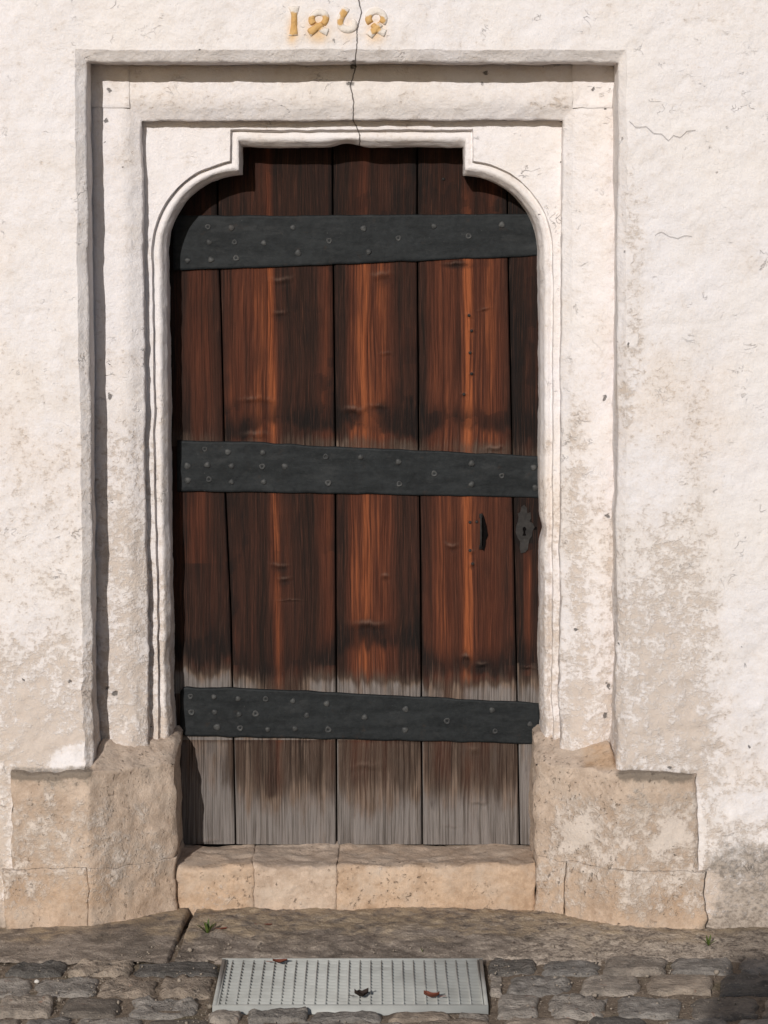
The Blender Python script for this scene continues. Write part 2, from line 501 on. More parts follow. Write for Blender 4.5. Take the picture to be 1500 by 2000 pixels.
PLASTER = plaster_material(); SAND = sandstone_material(); WOOD = wood_material()
IRON = iron_material('painted_strap_iron', (0.0065, 0.0080, 0.0088), (0.0175, 0.0200, 0.0212))
NAIL = iron_material('rubbed_nail_iron', (0.028, 0.029, 0.029), (0.080, 0.080, 0.077), 0.5)
RUST = iron_material('brown_lock_iron', (0.016, 0.014, 0.013), (0.038, 0.034, 0.031), 0.55)
GALV = galvanised_material(); COB = cobble_material(); SOIL = soil_material(); APRON = apron_material()
DIGIT = digit_material()
BLACK = plain('painted_dark', (0.006, 0.005, 0.005), 0.95, 0.0)  # even near-black; the dark of gaps and holes is put into the colour
LEAF = plain('dry_brown_leaf', (0.17, 0.052, 0.030), 0.6, 0.3, 0.5, 90)
LEAF2 = plain('dark_withered_leaf', (0.030, 0.020, 0.016), 0.7, 0.2, 0.5, 90)
GREEN = plain('weed_green', (0.075, 0.105, 0.022), 0.6, 0.3, 0.4, 120)
PEB = plain('pebble_stone', (0.27, 0.225, 0.18), 0.85, 0.2, 0.65, 45)

# ------------------------------------------------------------------ the facade's rough surface
def rough(P, amp=1.0):
    """one displacement field for all masonry, so that pieces that touch stay together"""
    P = np.asarray(P, float)
    low = 1.0 + 0.9 * sstep(1.25, 0.45, P[:, 2])
    d = np.empty_like(P)
    d[:, 1] = 0.0032 * noise(P, 7, 1) + 0.0018 * noise(P, (22, 22, 30), 2) + 0.0010 * noise(P, 60, 3)
    d[:, 0] = 0.0034 * noise(P, (6, 6, 9), 4) + 0.0022 * noise(P, 26, 5) + 0.0011 * noise(P, 70, 6)
    d[:, 2] = 0.0034 * noise(P, (9, 6, 6), 7) + 0.0022 * noise(P, 26, 8) + 0.0011 * noise(P, 70, 9)
    return P + d * (low * amp)[:, None]

def masonry_paint(P):
    px, py = proj(P)
    n1 = fbm(P, 3.2, 31, 3); n2 = fbm(P, 9, 41, 2)
    h = np.interp(py, [0, 600, 900, 1150, 1400, 1560, 1850], [0.12, 0.16, 0.24, 0.34, 0.42, 0.50, 0.62])
    st = h + 0.16 * n1
    st += 0.16 * box(px, py, 1205, 1390, 980, 1480, 60) + 0.20 * box(px, py, 1112, 1150, 780, 1440, 14)
    st += 0.22 * box(px, py, 1212, 1262, 360, 900, 18) * (n2 > -0.15)
    st -= 0.22 * box(px, py, 1400, 1600, 560, 1600, 40) + 0.1 * box(px, py, 280, 480, 255, 480, 10)
    st += 0.20 * box(px, py, 0, 190, 1250, 1480, 50) + 0.30 * box(px, py, 40, 150, 1440, 1480, 14)
    st += 0.16 * box(px, py, 200, 290, 820, 1460, 30)
    st += 0.10 * box(px, py, 255, 1115, 180, 212, 9) + 0.12 * box(px, py, 1030, 1120, 160, 215, 12)
    st += 0.30 * sstep(1480, 1620, py) * (sstep(1362, 1380, px) + (1 - sstep(15, 30, px)))
    dirt_shade = 1.15 * box(px, py, 22, 182, 1500, 1518, 8) + 0.45 * box(px, py, 25, 190, 1506, 1545, 16) + 0.95 * box(px, py, 1207, 1358, 1498, 1526, 12)
    dirt_shade += 0.95 * sstep(1350, 1420, px + 30 * n2) * sstep(1600, 1710, py + 50 * n1) + 0.8 * sstep(28, -6, px + 10 * n2) * sstep(1630, 1700, py)  # right foot stain, then a darker sliver along the left foot edge
    dirt_shade += 0.45 * sstep(1785, 1835, py + 18 * n2) + 0.16 * box(px, py, 260, 1115, 186, 214, 8)  # grime along the foot; second term paints shade onto the lintel roll's underside
    dirt_shade += 0.30 * box(px, py, 1205, 1360, 1520, 1620, 40) * (n2 > -0.1)
    och = 0.12 * sstep(1400, 1600, py) + (0.35 + 0.35 * n2) * sstep(1660, 1760, py) + 0.9 * box(px, py, 1140, 1206, 1450, 1500, 8)
    for c, w, s in ((572, 11, 1.0), (622, 22, .9), (680, 16, .35), (732, 18, .75)):
        och += s * bump1(px, c, w) * sstep(20, 62, py) * (1 - sstep(70, 97, py))
    och += 0.10 * sstep(0.1, 0.6, n1) * sstep(200, 600, py)
    fresh = np.clip(0.25 + 0.45 * n1 + 0.3 * n2, 0, 1) * sstep(1520, 1580, py) * (1 - sstep(1760, 1830, py)) + 0.7 * box(px, py, 100, 165, 1455, 1500, 14) + 0.6 * box(px, py, 45, 130, 1540, 1620, 30) * (n2 > 0)
    fresh += 0.55 * box(px, py, 1290, 1345, 1600, 1650, 16) + 0.5 * box(px, py, 1090, 1160, 1580, 1650, 28) + 0.35 * box(px, py, 200, 330, 1690, 1760, 40) * (n2 > 0)
    return np.clip(np.stack([st, dirt_shade, och, fresh], -1), 0, 1.2)

def masonry(name, mb, mat, parent, amp=1.0, smooth=True):
    V = mb.verts() if isinstance(mb, MB) else mb[0]
    Fc = mb.faces() if isinstance(mb, MB) else mb[1]
    return mesh_obj(name, rough(V, amp), Fc, mat, parent, smooth, masonry_paint(V))

# depths (metres behind the wall face) of the steps of the doorway
Y_LIP, Y_ROLL, Y_CHAM, Y_PANEL, Y_DOOR = 0.025, 0.176, 0.197, 0.248, 0.440
def level(xl0, xl1, xr0, xr1, ytop, Y, ybot=1560):
    """corners of one U-shaped line of the frame: foot, top left, top right, foot"""
    k = (ybot - ytop) / (1480 - ytop)
    return [at(xl0 + (xl1 - xl0) * k, ybot, Y), at(xl0, ytop, Y), at(xr0, ytop, Y), at(xr0 + (xr1 - xr0) * k, ybot, Y)]
def deeper(L, Y): return [np.array([p[0], Y, p[2]]) for p in L]

LV0 = level(145, 165, 1223, 1222, 97, 0.0)
LV1 = level(168, 184, 1206, 1204, 122, Y_LIP)
LV2 = deeper(LV1, Y_ROLL)
LV3 = level(253, 268, 1117, 1116, 211, Y_ROLL)
LV4 = level(276, 290, 1098, 1093, 235, Y_CHAM)
LV5 = deeper(LV4, Y_PANEL)
NS, NT = 240, 190                # steps along a side, along the top

def loft_U(mb, levels, steps):
    """surface between U-shaped lines"""
    rows = [polyline_pts(levels[0], (NS, NT, NS))]
    for A, B, n in zip(levels[:-1], levels[1:], steps):
        ra, rb = polyline_pts(A, (NS, NT, NS)), polyline_pts(B, (NS, NT, NS))
        for k in range(1, n + 1):
            rows.append(ra + (rb - ra) * k / n)
    mb.grid(np.stack(rows), flip=True)

# ------------------------------------------------------------------ wall
wall = empty('plaster_wall', (0, 0, 0))
tag(wall, 'old white limewashed plaster wall with cracks and flaking around the doorway', 'wall', kind='thing')
mb = MB()
XL, XR, ZB, ZT = -1.60, 1.60, -0.14, 2.95
p0, p1, p2, p3 = LV0
def on(p, z):       # left and right hole edges carried down to z
    return p
def line_x(pa, pb, z): return pa[0] + (pb[0] - pa[0]) * (z - pa[2]) / (pb[2] - pa[2])
lb = np.array([line_x(p1, p0, ZB), 0, ZB]); rb = np.array([line_x(p2, p3, ZB), 0, ZB])
zt = p1[2]
st_ = 0.0075
n_v = int((zt - ZB) / st_)
mb.patch((XL, 0, ZB), lb, (XL, 0, zt), p1, int((p1[0] - XL) / st_), n_v)
mb.patch(rb, (XR, 0, ZB), (p2[0], 0, p2[2]), (XR, 0, p2[2]), int((XR - p2[0]) / st_), n_v)
mb.patch((XL, 0, zt), p1, (XL, 0, ZT), (p1[0], 0, ZT), int((p1[0] - XL) / st_), 50)
mb.patch(p1, p2, (p1[0], 0, ZT), (p2[0], 0, ZT), int((p2[0] - p1[0]) / st_), 50)
mb.patch(p2, (XR, 0, zt), (p2[0], 0, ZT), (XR, 0, ZT), int((XR - p2[0]) / st_), 50)
loft_U(mb, [LV0, LV1, LV2], (5, 12))
for x0, x1, z0, z1 in ((-4.5, XL, ZB, ZT), (XR, 4.5, ZB, ZT), (-4.5, 4.5, ZT, 4.6)):
    mb.patch((x0, 0, z0), (x1, 0, z0), (x0, 0, z1), (x1, 0, z1), int((x1 - x0) / 0.05), int((z1 - z0) / 0.05))
masonry('render_coat', mb, PLASTER, wall)
mb = MB()
mb.box((-4.5, 0.50, -0.14), (4.5, 0.72, 4.6))
mb.box((-4.5, 0.02, -0.14), (-1.15, 0.499, 4.6)); mb.box((1.0, 0.02, -0.14), (4.5, 0.499, 4.6)); mb.box((-1.149, 0.02, 2.66), (0.999, 0.499, 4.6))
mesh_obj('masonry_core', mb.verts(), mb.faces(), SAND, wall, False)

# ------------------------------------------------------------------ moulded stone surround
sur = empty('door_surround', (-0.07, 0.1, 0.0))
tag(sur, 'whitewashed moulded stone surround framing the wooden door with stepped arch and plinths', 'door surround', kind='thing')
INV = sur.matrix_world.inverted()
def adopt(o, par):
    o.parent = par
    o.matrix_parent_inverse.identity()
    o.location = -par.location
    return o

def bulge(t):     # cross-section of the flat roll: 0 at its edges
    return 0.011 * (1 - np.abs(2 * t - 1) ** 3.2)

def roll_strip(A0, A1, B0, B1, n_along, n_across=16):
    """flat roll between edge A (outer) and edge B (inner)"""
    v = np.linspace(0, 1, n_along + 1)[:, None, None]; u = np.linspace(0, 1, n_across + 1)[None, :, None]
    G = (A0 * (1 - v) + A1 * v) * (1 - u) + (B0 * (1 - v) + B1 * v) * u
    G[..., 1] -= bulge(u[..., 0])
    return G

zc = LV3[1][2]                   # underside of the lintel roll: corner blocks stand above it
xcl, xcr = LV3[1][0], LV3[2][0]
o2l, o2r = LV2[1], LV2[2]
def lx(pa, pb, z): return np.array([line_x(pa, pb, z), Y_ROLL, z])
mb = MB(); G = roll_strip(LV2[0], lx(LV2[1], LV2[0], zc), LV3[0], LV3[1], 260); mb.grid(G)
adopt(masonry('jamb_moulding', mb, PLASTER, None), sur)
mb = MB(); G = roll_strip(LV3[3], LV3[2], LV2[3], lx(LV2[2], LV2[3], zc), 260); mb.grid(G)
adopt(masonry('jamb_moulding', mb, PLASTER, None), sur)
mb = MB()
G = roll_strip(np.array([xcl, Y_ROLL, LV2[1][2]]), np.array([xcr, Y_ROLL, LV2[2][2]]), LV3[1], LV3[2], NT); mb.grid(G, flip=True)
adopt(masonry('lintel_moulding', mb, PLASTER, None), sur)
for xa, xb, za in ((o2l[0], xcl, o2l[2]), (xcr, o2r[0], o2r[2])):       # crossing of the two rolls
    n = 22
    u = np.linspace(0, 1, n + 1)[None, :]; v = np.linspace(0, 1, n + 1)[:, None]
    G = np.zeros((n + 1, n + 1, 3))
    G[..., 0] = xa + (xb - xa) * u; G[..., 2] = zc + (za - zc) * v
    edge = np.minimum(np.minimum(u, 1 - u), np.minimum(v, 1 - v)) * 2
    ridge_u = 1 - u if xa < 0 else u
    G[..., 1] = Y_ROLL - np.maximum(bulge(u), bulge(v)) - 0.0045 * (bump1(ridge_u, 0.06, 0.10) + bump1(v, 0.06, 0.10)) - 0.0005
    mb = MB(); mb.grid(G)
    adopt(masonry('corner_block', mb, PLASTER, None), sur)
mb = MB(); loft_U(mb, [LV3, LV4, LV5], (6, 6))
adopt(masonry('chamfer_course', mb, PLASTER, None), sur)

# stepped arch outline, as offsets from its own curve: r = radius of the shoulders in measured pixels
def arch_line(r, xl, xr, xnl, xnr, yn, Y, ybot=1560, xlb=None, xrb=None):
    cxl, cxr, cy = 471, 905, 490
    L = []
    for t in np.linspace(0, 1, 150)[:-1]: L.append((xlb + (xl - xlb) * t, ybot + (cy - ybot) * t))
    t1 = math.acos(min(1, (cxl - xnl) / r))
    for t in np.linspace(0, t1, 40): L.append((cxl - r * math.cos(t) + (xl - (cxl - r)) * (1 - t / t1), cy - r * math.sin(t)))
    y_end = L[-1][1]
    for t in np.linspace(0, 1, 11)[1:]: L.append((xnl, y_end + (yn - y_end) * t))
    for t in np.linspace(0, 1, 71)[1:]: L.append((xnl + (xnr - xnl) * t, yn))
    t1r = math.acos(min(1, (xnr - cxr) / r))
    y_end = cy - r * math.sin(t1r)
    for t in np.linspace(0, 1, 11)[1:]: L.append((xnr, yn + (y_end - yn) * t))
    for t in np.linspace(t1r, 0, 40)[1:]: L.append((cxr + r * math.cos(t) + (xr - (cxr + r)) * (1 - t / t1r), cy - r * math.sin(t)))
    for t in np.linspace(0, 1, 150)[1:]: L.append((xr + (xrb - xr) * t, cy + (ybot - cy) * t))
    L = np.array(L)
    return at(L[:, 0], L[:, 1], Y)

AA = arch_line(176, 295, 1081, 449, 925, 253, Y_PANEL, xlb=311, xrb=1080)
A1 = arch_line(173, 298, 1078, 452, 922, 257, Y_PANEL + 0.024, xlb=314, xrb=1077)
A2 = arch_line(169, 302, 1074, 455, 919, 261, Y_PANEL + 0.021, xlb=317, xrb=1074)
A3 = arch_line(163, 308, 1069, 461, 913, 267, Y_PANEL + 0.017, xlb=321, xrb=1069)
AB = arch_line(158, 313, 1064, 466, 909, 274, Y_PANEL + 0.021, xlb=325, xrb=1065)
AC = arch_line(147, 325, 1054, 471, 906, 287, Y_PANEL + 0.060, xlb=337, xrb=1057)
AD = AC.copy(); AD[:, 1] = Y_DOOR + 0.05
# latch wear: a bite out of the right reveal level with the lock, and a chip under the lintel
pxc, pyc = proj(AC)
wear_c = 7.5 / 669 * bump1(pyc, 1036, 17) * (pxc > 900)
chip = 9 / 669 * bump1(pxc, 678, 26) * (pyc < 300)
for L, k in ((AB, 0.45), (AC, 1.0), (AD, 1.0)):
    L[:, 0] += wear_c * k; L[:, 2] += chip * k
rows = []
for P_, Q_, n in zip([AA, A1, A2, A3, AB, AC], [A1, A2, A3, AB, AC, AD], (2, 2, 2, 2, 4, 10)):
    for k in range(n): rows.append(P_ + (Q_ - P_) * k / n)
rows.append(AD)
mb = MB(); mb.grid(np.stack(rows), flip=True)
adopt(masonry('arch_moulding', mb, PLASTER, None, 0.8), sur)
# flat panel between the chamfer course and the arch: strips from the frame line to the arch line
Lout = polyline_pts(LV5, (NS, NT, NS))
def seg_len(L): return np.concatenate([[0], np.cumsum(np.linalg.norm(np.diff(L, axis=0), axis=1))])
def resample(L, s):
    d = seg_len(L); d = d / d[-1]
    return np.stack([np.interp(s, d, L[:, k]) for k in range(3)], -1)
ia = [0, 148, len(AA) // 2, len(AA) - 149, len(AA) - 1]
tgt = np.zeros_like(AA)
z_spring, ztop = AA[149][2], LV5[1][2]
for i, P_ in enumerate(AA):          # partner on the outer rectangle
    if P_[2] <= z_spring + 1e-6:
        side = (LV5[1], LV5[0]) if P_[0] < 0 else (LV5[2], LV5[3])
        tgt[i] = (line_x(side[0], side[1], P_[2]), Y_PANEL, P_[2])
    else:
        tgt[i] = np.nan
up = np.where(np.isnan(tgt[:, 0]))[0]
mid_L = np.array([LV5[1][0], Y_PANEL, ztop]); mid_R = np.array([LV5[2][0], Y_PANEL, ztop])
s0 = tgt[up[0] - 1]; s1 = tgt[up[-1] + 1]
path = np.array([s0, mid_L, mid_R, s1])
# split: up the left side, across the top, down the right
arc_end_l = 149 + 39; arc_end_r = len(AA) - 1 - (149 + 39)
iL = np.arange(up[0], arc_end_l + 1); iT = np.arange(arc_end_l + 1, arc_end_r); iR = np.arange(arc_end_r, up[-1] + 1)
def spread(path_, n): return resample(np.array(path_), np.linspace(0, 1, n + 2)[1:-1])
xa_, xb_ = AA[arc_end_l][0], AA[arc_end_r][0]
tL = np.array([xa_, Y_PANEL, ztop]); tR = np.array([xb_, Y_PANEL, ztop])
tgt[iL] = resample(np.array([s0, mid_L, tL]), np.linspace(0, 1, len(iL) + 1)[1:])
tgt[iT] = np.stack([AA[iT][:, 0], np.full(len(iT), Y_PANEL), np.full(len(iT), ztop)], -1)
tgt[iR] = resample(np.array([tR, mid_R, s1]), np.linspace(0, 1, len(iR) + 1)[:-1])
rows = [tgt + (AA - tgt) * k / 14 for k in range(15)]
mb = MB(); mb.grid(np.stack(rows), flip=True)
adopt(masonry('spandrel_panel', mb, PLASTER, None, 0.8), sur)

# plinths: blocks with a weathered slope on top, in which the mouldings die
def stone_front(mb, x0, x1, z0, z1, yf, bev, step=0.009, yb=0.28, splay=(0, 0), rb=0.0):
    """front and four returning faces of a squared stone with softened edges"""
    xs = np.concatenate([[0, 0, bev * .3], np.linspace(bev, x1 - x0 - bev, max(2, int((x1 - x0) / step))), [x1 - x0 - bev * .3, x1 - x0, x1 - x0]]) + x0
    zs = np.concatenate([[0, 0, bev * .3], np.linspace(bev, z1 - z0 - bev, max(2, int((z1 - z0) / step))), [z1 - z0 - bev * .3, z1 - z0, z1 - z0]]) + z0
    def prof(n):
        y = np.full(n, yf); y[2] = y[-3] = yf + bev * .3; y[1] = y[-2] = yf + bev; y[0] = y[-1] = yb
        return y
    yx, yz = prof(len(xs)), prof(len(zs))
    X, Z = np.meshgrid(xs, zs)
    Yg = np.maximum(yx[None, :], yz[:, None])
    X = X.copy()
    X[:, 0] -= splay[0]; X[:, -1] += splay[1]
    mb.grid(np.stack([X, Yg, Z], -1))

YP = -0.020
def splayed(V):
    """the plinth fronts turn in towards the door"""
    V = V.copy()
    x = V[:, 0]
    V[:, 1] += 0.180 * np.where(x < -0.1, np.clip((x - xs_l) / (L_in - xs_l), 0, 1.1), np.clip((x - xs_r) / (R_in - xs_r), 0, 1.1))
    return V
ztop_pl = float(at(700, 1512, YP)[2]); zj = float(at(700, 1700, YP)[2]); zb = -0.12
def plinth_cap(xa, xb, xr0, xr1, inner):
    """upper plinth stone: upright front, sloping top between xr0 and xr1, low ledge outside it"""
    mb = MB()
    xs = np.linspace(xa, xb, int((xb - xa) / 0.008) + 1)
    ys_t = [(YP, 0)] + [(YP + d, 1) for d in (0.004, 0.012, 0.022, 0.035, 0.05, 0.065, 0.08, 0.095, 0.11, 0.125, 0.14, 0.155, 0.17, 0.19, 0.22, 0.25, 0.29)]
    zs = np.linspace(zj + 0.0005, ztop_pl - 0.008, 24)
    rows = []
    def edge_inset(depth):        # splayed inner side
        return inner * 0.002 * np.clip(depth / 0.10, 0, 1)
    end = np.minimum(xs - xa, xb - xs)
    roundx = np.where(end < 0.012, (1 - np.clip(end / 0.012, 0, 1)) ** 2 * 0.012, 0)
    for z in zs: rows.append(np.stack([xs, YP + roundx, np.full_like(xs, z)], -1))
    for y, _ in ys_t:
        d = y - YP
        inside = sstep(xr0 - 0.004, xr0 + 0.004, xs) * (1 - sstep(xr1 - 0.004, xr1 + 0.004, xs))
        zz = ztop_pl + inside * np.minimum(d, 0.16) * 0.42 + (1 - inside) * np.minimum(d, 0.03) * 0.25
        t = (xs - xa) / (xb - xa)
        w = t if inner > 0 else 1 - t
        lip = np.clip((1 - w) * 0, 0, 1)
        endi = (xb - xs) if inner > 0 else (xs - xa)
        zz = zz - np.where(endi < 0.02, (1 - endi / 0.02) ** 2 * 0.016, 0)
        rows.append(np.stack([xs + edge_inset(d) * w ** 6, np.maximum(y, YP + roundx), zz], -1))
    G = np.stack(rows)
    mb.grid(G)
    # inner and outer side faces
    nfront = len(zs)
    for side in (0, -1):
        top = G[nfront:, side]; n = len(top)
        col = []
        for k in range(14):
            z = zj + 0.0005 + (top[:, 2] - zj - 0.002) * k / 13
            col.append(np.stack([top[:, 0], top[:, 1], z], -1))
        mb.grid(np.stack(col), flip=(side == 0))
    return mb

L_out, L_in = float(at(24, 1600, YP)[0]), float(at(343, 1600, 0.160)[0])
R_in, R_out = float(at(1047, 1600, 0.160)[0]), float(at(1361, 1600, YP)[0])
xs_l, xs_r = float(at(176, 1600, YP)[0]), float(at(1210, 1600, YP)[0])
def splay_mb(mb): return (splayed(mb.verts()), mb.faces())
xrl = LV1[0][0]; xrr = LV1[3][0]
adopt(masonry('plinth_stone', splay_mb(plinth_cap(L_out, L_in, xrl, 9, +1)), SAND, None, 1.2), sur)
adopt(masonry('plinth_stone', splay_mb(plinth_cap(R_in, R_out, -9, xrr, -1)), SAND, None, 1.2), sur)
def low_stone(x0, x1, inner=(0, 0), yf=YP - 0.006):
    mb = MB(); stone_front(mb, x0, x1, zb, zj - 0.0005, yf, 0.0045, splay=inner)
    adopt(masonry('plinth_stone', splay_mb(mb), SAND, None, 1.2), sur)
low_stone(float(at(8, 1780, YP)[0]), float(at(171.6, 1780, YP)[0]), (0, 0), YP - 0.004)
low_stone(float(at(172, 1780, YP)[0]), L_in, (0, 0.001), YP - 0.003)
low_stone(R_in, float(at(1104.5, 1780, .09)[0]), (0.001, 0), YP - 0.002)
low_stone(float(at(1106, 1780, .09)[0]), float(at(1376, 1780, YP)[0]))

# ------------------------------------------------------------------ threshold
thr = empty('threshold', (-0.09, 0.0, 0.0))
tag(thr, 'low worn sandstone threshold of three blocks under the wooden door', 'threshold', kind='thing')
YT = 0.182
zt0 = float(at(700, 1690, YT)[2])
def threshold_stone(xa, xb, dz, tint):
    x0, x1 = float(at(xa, 1750, YT)[0]), float(at(xb, 1750, YT)[0])
    xs = np.concatenate([[x0, x0 + .002], np.linspace(x0 + .006, x1 - .006, max(6, int((x1 - x0) / 0.009))), [x1 - .002, x1]])
    prof = [(YT + .004, -0.12), (YT + .001, 0.0)] + [(YT, z) for z in np.linspace(0.02, zt0 - 0.022, 14)]
    prof += [(YT + .0015, zt0 - .014), (YT + .005, zt0 - .007), (YT + .011, zt0 - .002), (YT + .02, zt0)]
    prof += [(y, zt0 + (y - YT - .02) * 0.03) for y in np.linspace(YT + .035, .46, 22)]
    rows = []
    for y, z in prof:
        end = np.minimum(xs - x0, x1 - xs)
        r = np.where(end < .006, (1 - end / .006) ** 2 * .0035, 0)
        sag = -0.006 * np.sin((xs - x0) / (x1 - x0) * math.pi) * (z > zt0 - .03)
        rows.append(np.stack([xs, y + r * (z < zt0 - .001), z + dz * (z > 0) + sag - r * (z >= zt0 - .001)], -1))
    mb = MB(); G = np.stack(rows); mb.grid(G)
    for side in (0, -1):
        c = G[:, side].copy(); back = c.copy(); back[:, 1] = 0.46
        mb.grid(np.stack([c, back]), flip=(side == 0))
    V = rough(mb.verts(), 1.1)
    pt = masonry_paint(mb.verts()); pt[:, 2] = np.clip(pt[:, 2] * 0.3 + tint, 0, 1); pt[:, 1] *= 0.8
    px, py = proj(mb.verts())
    pt[:, 2] *= np.where(py < 1688, 0.55, 1.0)
    pt[:, 3] = 0.35 * box(px, py, 380, 460, 1730, 1780, 22)
    adopt(mesh_obj('threshold_stone', V, mb.faces(), SAND, None, True, pt), thr)
threshold_stone(344, 491.8, 0.0, 0.6)
threshold_stone(492.4, 659.8, 0.002, 0.15)
threshold_stone(660.4, 1046, 0.0, 0.6)

# ------------------------------------------------------------------ door
door = empty('plank_door', (-0.09, Y_DOOR, zt0))
tag(door, 'weathered brown plank door with three black iron straps, greyed at its foot', 'door', kind='thing')
JO = [[(320, 240), (320, 1690)],
      [(424, 240), (425, 420), (432, 620), (440, 960), (451, 1200), (461, 1690)],
      [(650, 240), (650, 420), (655, 860), (658, 1690)],
      [(815, 240), (815, 420), (818, 860), (822, 1100), (825, 1690)],
      [(990, 240), (993, 510), (1001, 900), (1010, 1340), (1016, 1690)],
      [(1076, 240), (1076, 1690)]]
KNOTS = [(548, 545, 26, 8, .8), (545, 610, 18, 7, .8), (500, 780, 40, 8, 1), (690, 798, 26, 10, 1.2), (735, 793, 22, 6, .8), (752, 690, 14, 5, .6),
         (945, 604, 14, 4, .9), (915, 616, 7, 6, .9), (921, 645, 6, 5, .8), (918, 688, 6, 5, .7), (921, 730, 6, 5, .7), (906, 770, 7, 5, .8),
         (882, 1062, 14, 8, 1.2), (920, 1075, 6, 6, .9), (922, 1100, 6, 6, .9), (752, 1127, 8, 7, 1.3), (720, 1218, 36, 10, 1.0), (910, 1280, 9, 8, 1.5), (940, 1295, 11, 7, 1.5),
         (935, 1565, 22, 6, .9), (545, 1103, 20, 6, .8), (555, 1128, 14, 6, .8), (565, 1172, 30, 3, .7), (745, 535, 26, 10, .8), (1030, 1302, 16, 4, .9),
         (500, 850, 30, 10, .8), (965, 876, 24, 7, 1.0), (890, 514, 30, 5, .8), (925, 1463, 12, 9, .8), (712, 1495, 40, 9, .6), (880, 1612, 22, 4, .5), (405, 1640, 30, 6, .8)]
def jx(k, py):
    q = JO[k]
    return np.interp(py, [v[1] for v in q], [v[0] for v in q])
z_lo, z_hi = zt0 + 0.006, float(at(700, 255, Y_DOOR)[2])
nz = 800
zrow = np.linspace(z_lo, z_hi, nz)
pyrow = proj(np.stack([np.zeros(nz), np.full(nz, Y_DOOR), zrow], -1))[1]
offs = [0.004, 0.002, 0.001, -0.001, -0.002]
for k in range(5):
    gap = 0.0022
    xl = at(jx(k, pyrow), pyrow, Y_DOOR)[:, 0] + gap; xr = at(jx(k + 1, pyrow), pyrow, Y_DOOR)[:, 0] - gap
    nx = 40 if k in (1, 2, 3) else 18
    inner = np.linspace(0.0, 1.0, nx)
    cols = []
    w = (xr - xl)
    bev = 0.0065
    us = [(0, 0.03), (0, bev), (bev * .35, bev * .3)] + [(None, t) for t in inner] + [(-bev * .35, bev * .3), (0, bev), (0, 0.03)]
    for i, (q, dY) in enumerate(us):
        if q is None:
            x = xl + bev + (w - 2 * bev) * dY; y = np.full(nz, Y_DOOR)
        else:
            x = (xl + q) if i < 3 else (xr + q)
            y = np.full(nz, Y_DOOR + dY)
        cols.append(np.stack([x, y, zrow], -1))
    G = np.stack(cols, 1)
    V = G.reshape(-1, 3).copy()
    px, py = proj(V)
    n1 = noise(V, (30, 3, 2.2), 60 + k); n2 = noise(V, (90, 3, 4), 70 + k); blob = fbm(V, (12, 3, 7), 80, 3)
    V[:, 1] += 0.0013 * n1 + 0.0006 * n2 + offs[k]
    t_ = (px - jx(k, py)) / (jx(k + 1, py) - jx(k, py))
    V[:, 1] += 0.0025 * (2 * t_ - 1) ** 2        # cupped a little
    knot = np.zeros(len(V)); kdark = np.zeros(len(V)); knz = noise(V, (55, 1, 8), 240) + 0.6 * noise(V, (140, 1, 14), 241)
    for kx, ky, wx, wy, s in KNOTS:
        g = np.exp(-((px - kx) / wx) ** 2 - ((py - ky - 0.15 * (px - kx) * blob) / wy) ** 2)
        yk = py - ky + knz * min(6, wy * .9)
        wx = wx * .7
        g = np.exp(-((px - kx) / wx) ** 2 - (yk / (wy * .62)) ** 2)
        kdark += 0.6 * s * np.exp(-((px - kx) / (wx * 1.3)) ** 2 - ((yk - wy * 1.0) / (wy * 1.6)) ** 2)
        gl = np.exp(-((px - kx) / wx) ** 2 - ((yk + wy * .25) / (wy * .34)) ** 2)
        knot += s * gl
        V[:, 1] -= 0.0042 * s * g
        V[:, 1] += 0.0040 * s * np.exp(-((px - kx - 3) / wx) ** 2 - ((yk - wy * 1.25) / (wy * .6)) ** 2)
    if k == 1:      # long split beside the bright streak
        V[:, 1] += 0.006 * bump1(px, 517 + 4 * np.sin(py / 90) + (py - 700) * 0.02, 2.6) * sstep(520, 560, py) * (1 - sstep(1060, 1110, py))
    jit = 26 * noise(V, (9, 1, 0.6), 140 + k) + 14 * noise(V, (60, 1, 1.5), 150 + k) + 9 * noise(V, (190, 1, 3), 160 + k)
    low_n = noise(V, (7, 1, 3), 170)
    orange = 0.10 + 0.12 * blob
    if k == 0: orange += 0.22 * bump1(px, 385, 22) * (py < 1100)
    if k == 1: orange += 0.62 * bump1(px, 531 + 0.02 * (py - 700), 9) + 0.45 * bump1(px, 505, 20) * (py < 900) + 0.3 * bump1(px, 462, 22) * (py < 900) + 0.3 * bump1(px, 640, 14)
    if k == 2: orange += 0.52 * bump1(px, 712, 15) + 0.34 * bump1(px, 690, 13) + 0.35 * bump1(px, 745, 28) * (py > 500)
    if k == 3: orange += 0.68 * bump1(px, 913, 11) + 0.36 * bump1(px, 868, 30) + 0.45 * bump1(px, 955, 28) * (py < 900) + 0.22 * bump1(px, 950, 40) * (py > 900)
    if k == 4: orange += 0.35 * bump1(px, 1032, 8) * (py > 1060) * (py < 1320)
    orange *= np.interp(py, [240, 420, 500, 1280, 1400, 1450, 1660], [0.45, 0.55, 1, 1, .95, .7, .25])
    edge_d = np.minimum(px - jx(k, py), jx(k + 1, py) - px)
    dark = 0.55 * np.exp(-np.clip(edge_d, 0, None) / 14.0) * (py < 1300)
    def stain(y_end, rise, fall): return sstep(y_end - rise, y_end, py + jit * .4) * (1 - sstep(y_end, y_end + fall, py + jit))
    dark += (0.62 + 0.40 * low_n) * stain(1285 + (0, 12, -34, 20, 4)[k] + 22 * noise(V, (5, 1, 0.5), 190 + k), 80, 34) + (0.55 + 0.45 * low_n) * stain(836 + 14 * noise(V, (6, 1, 0.5), 195 + k), 70, 24) * (px > 440)
    dark += 0.50 * sstep(0.10, 0.6, fbm(V, (9, 1, 3.5), 180, 3))
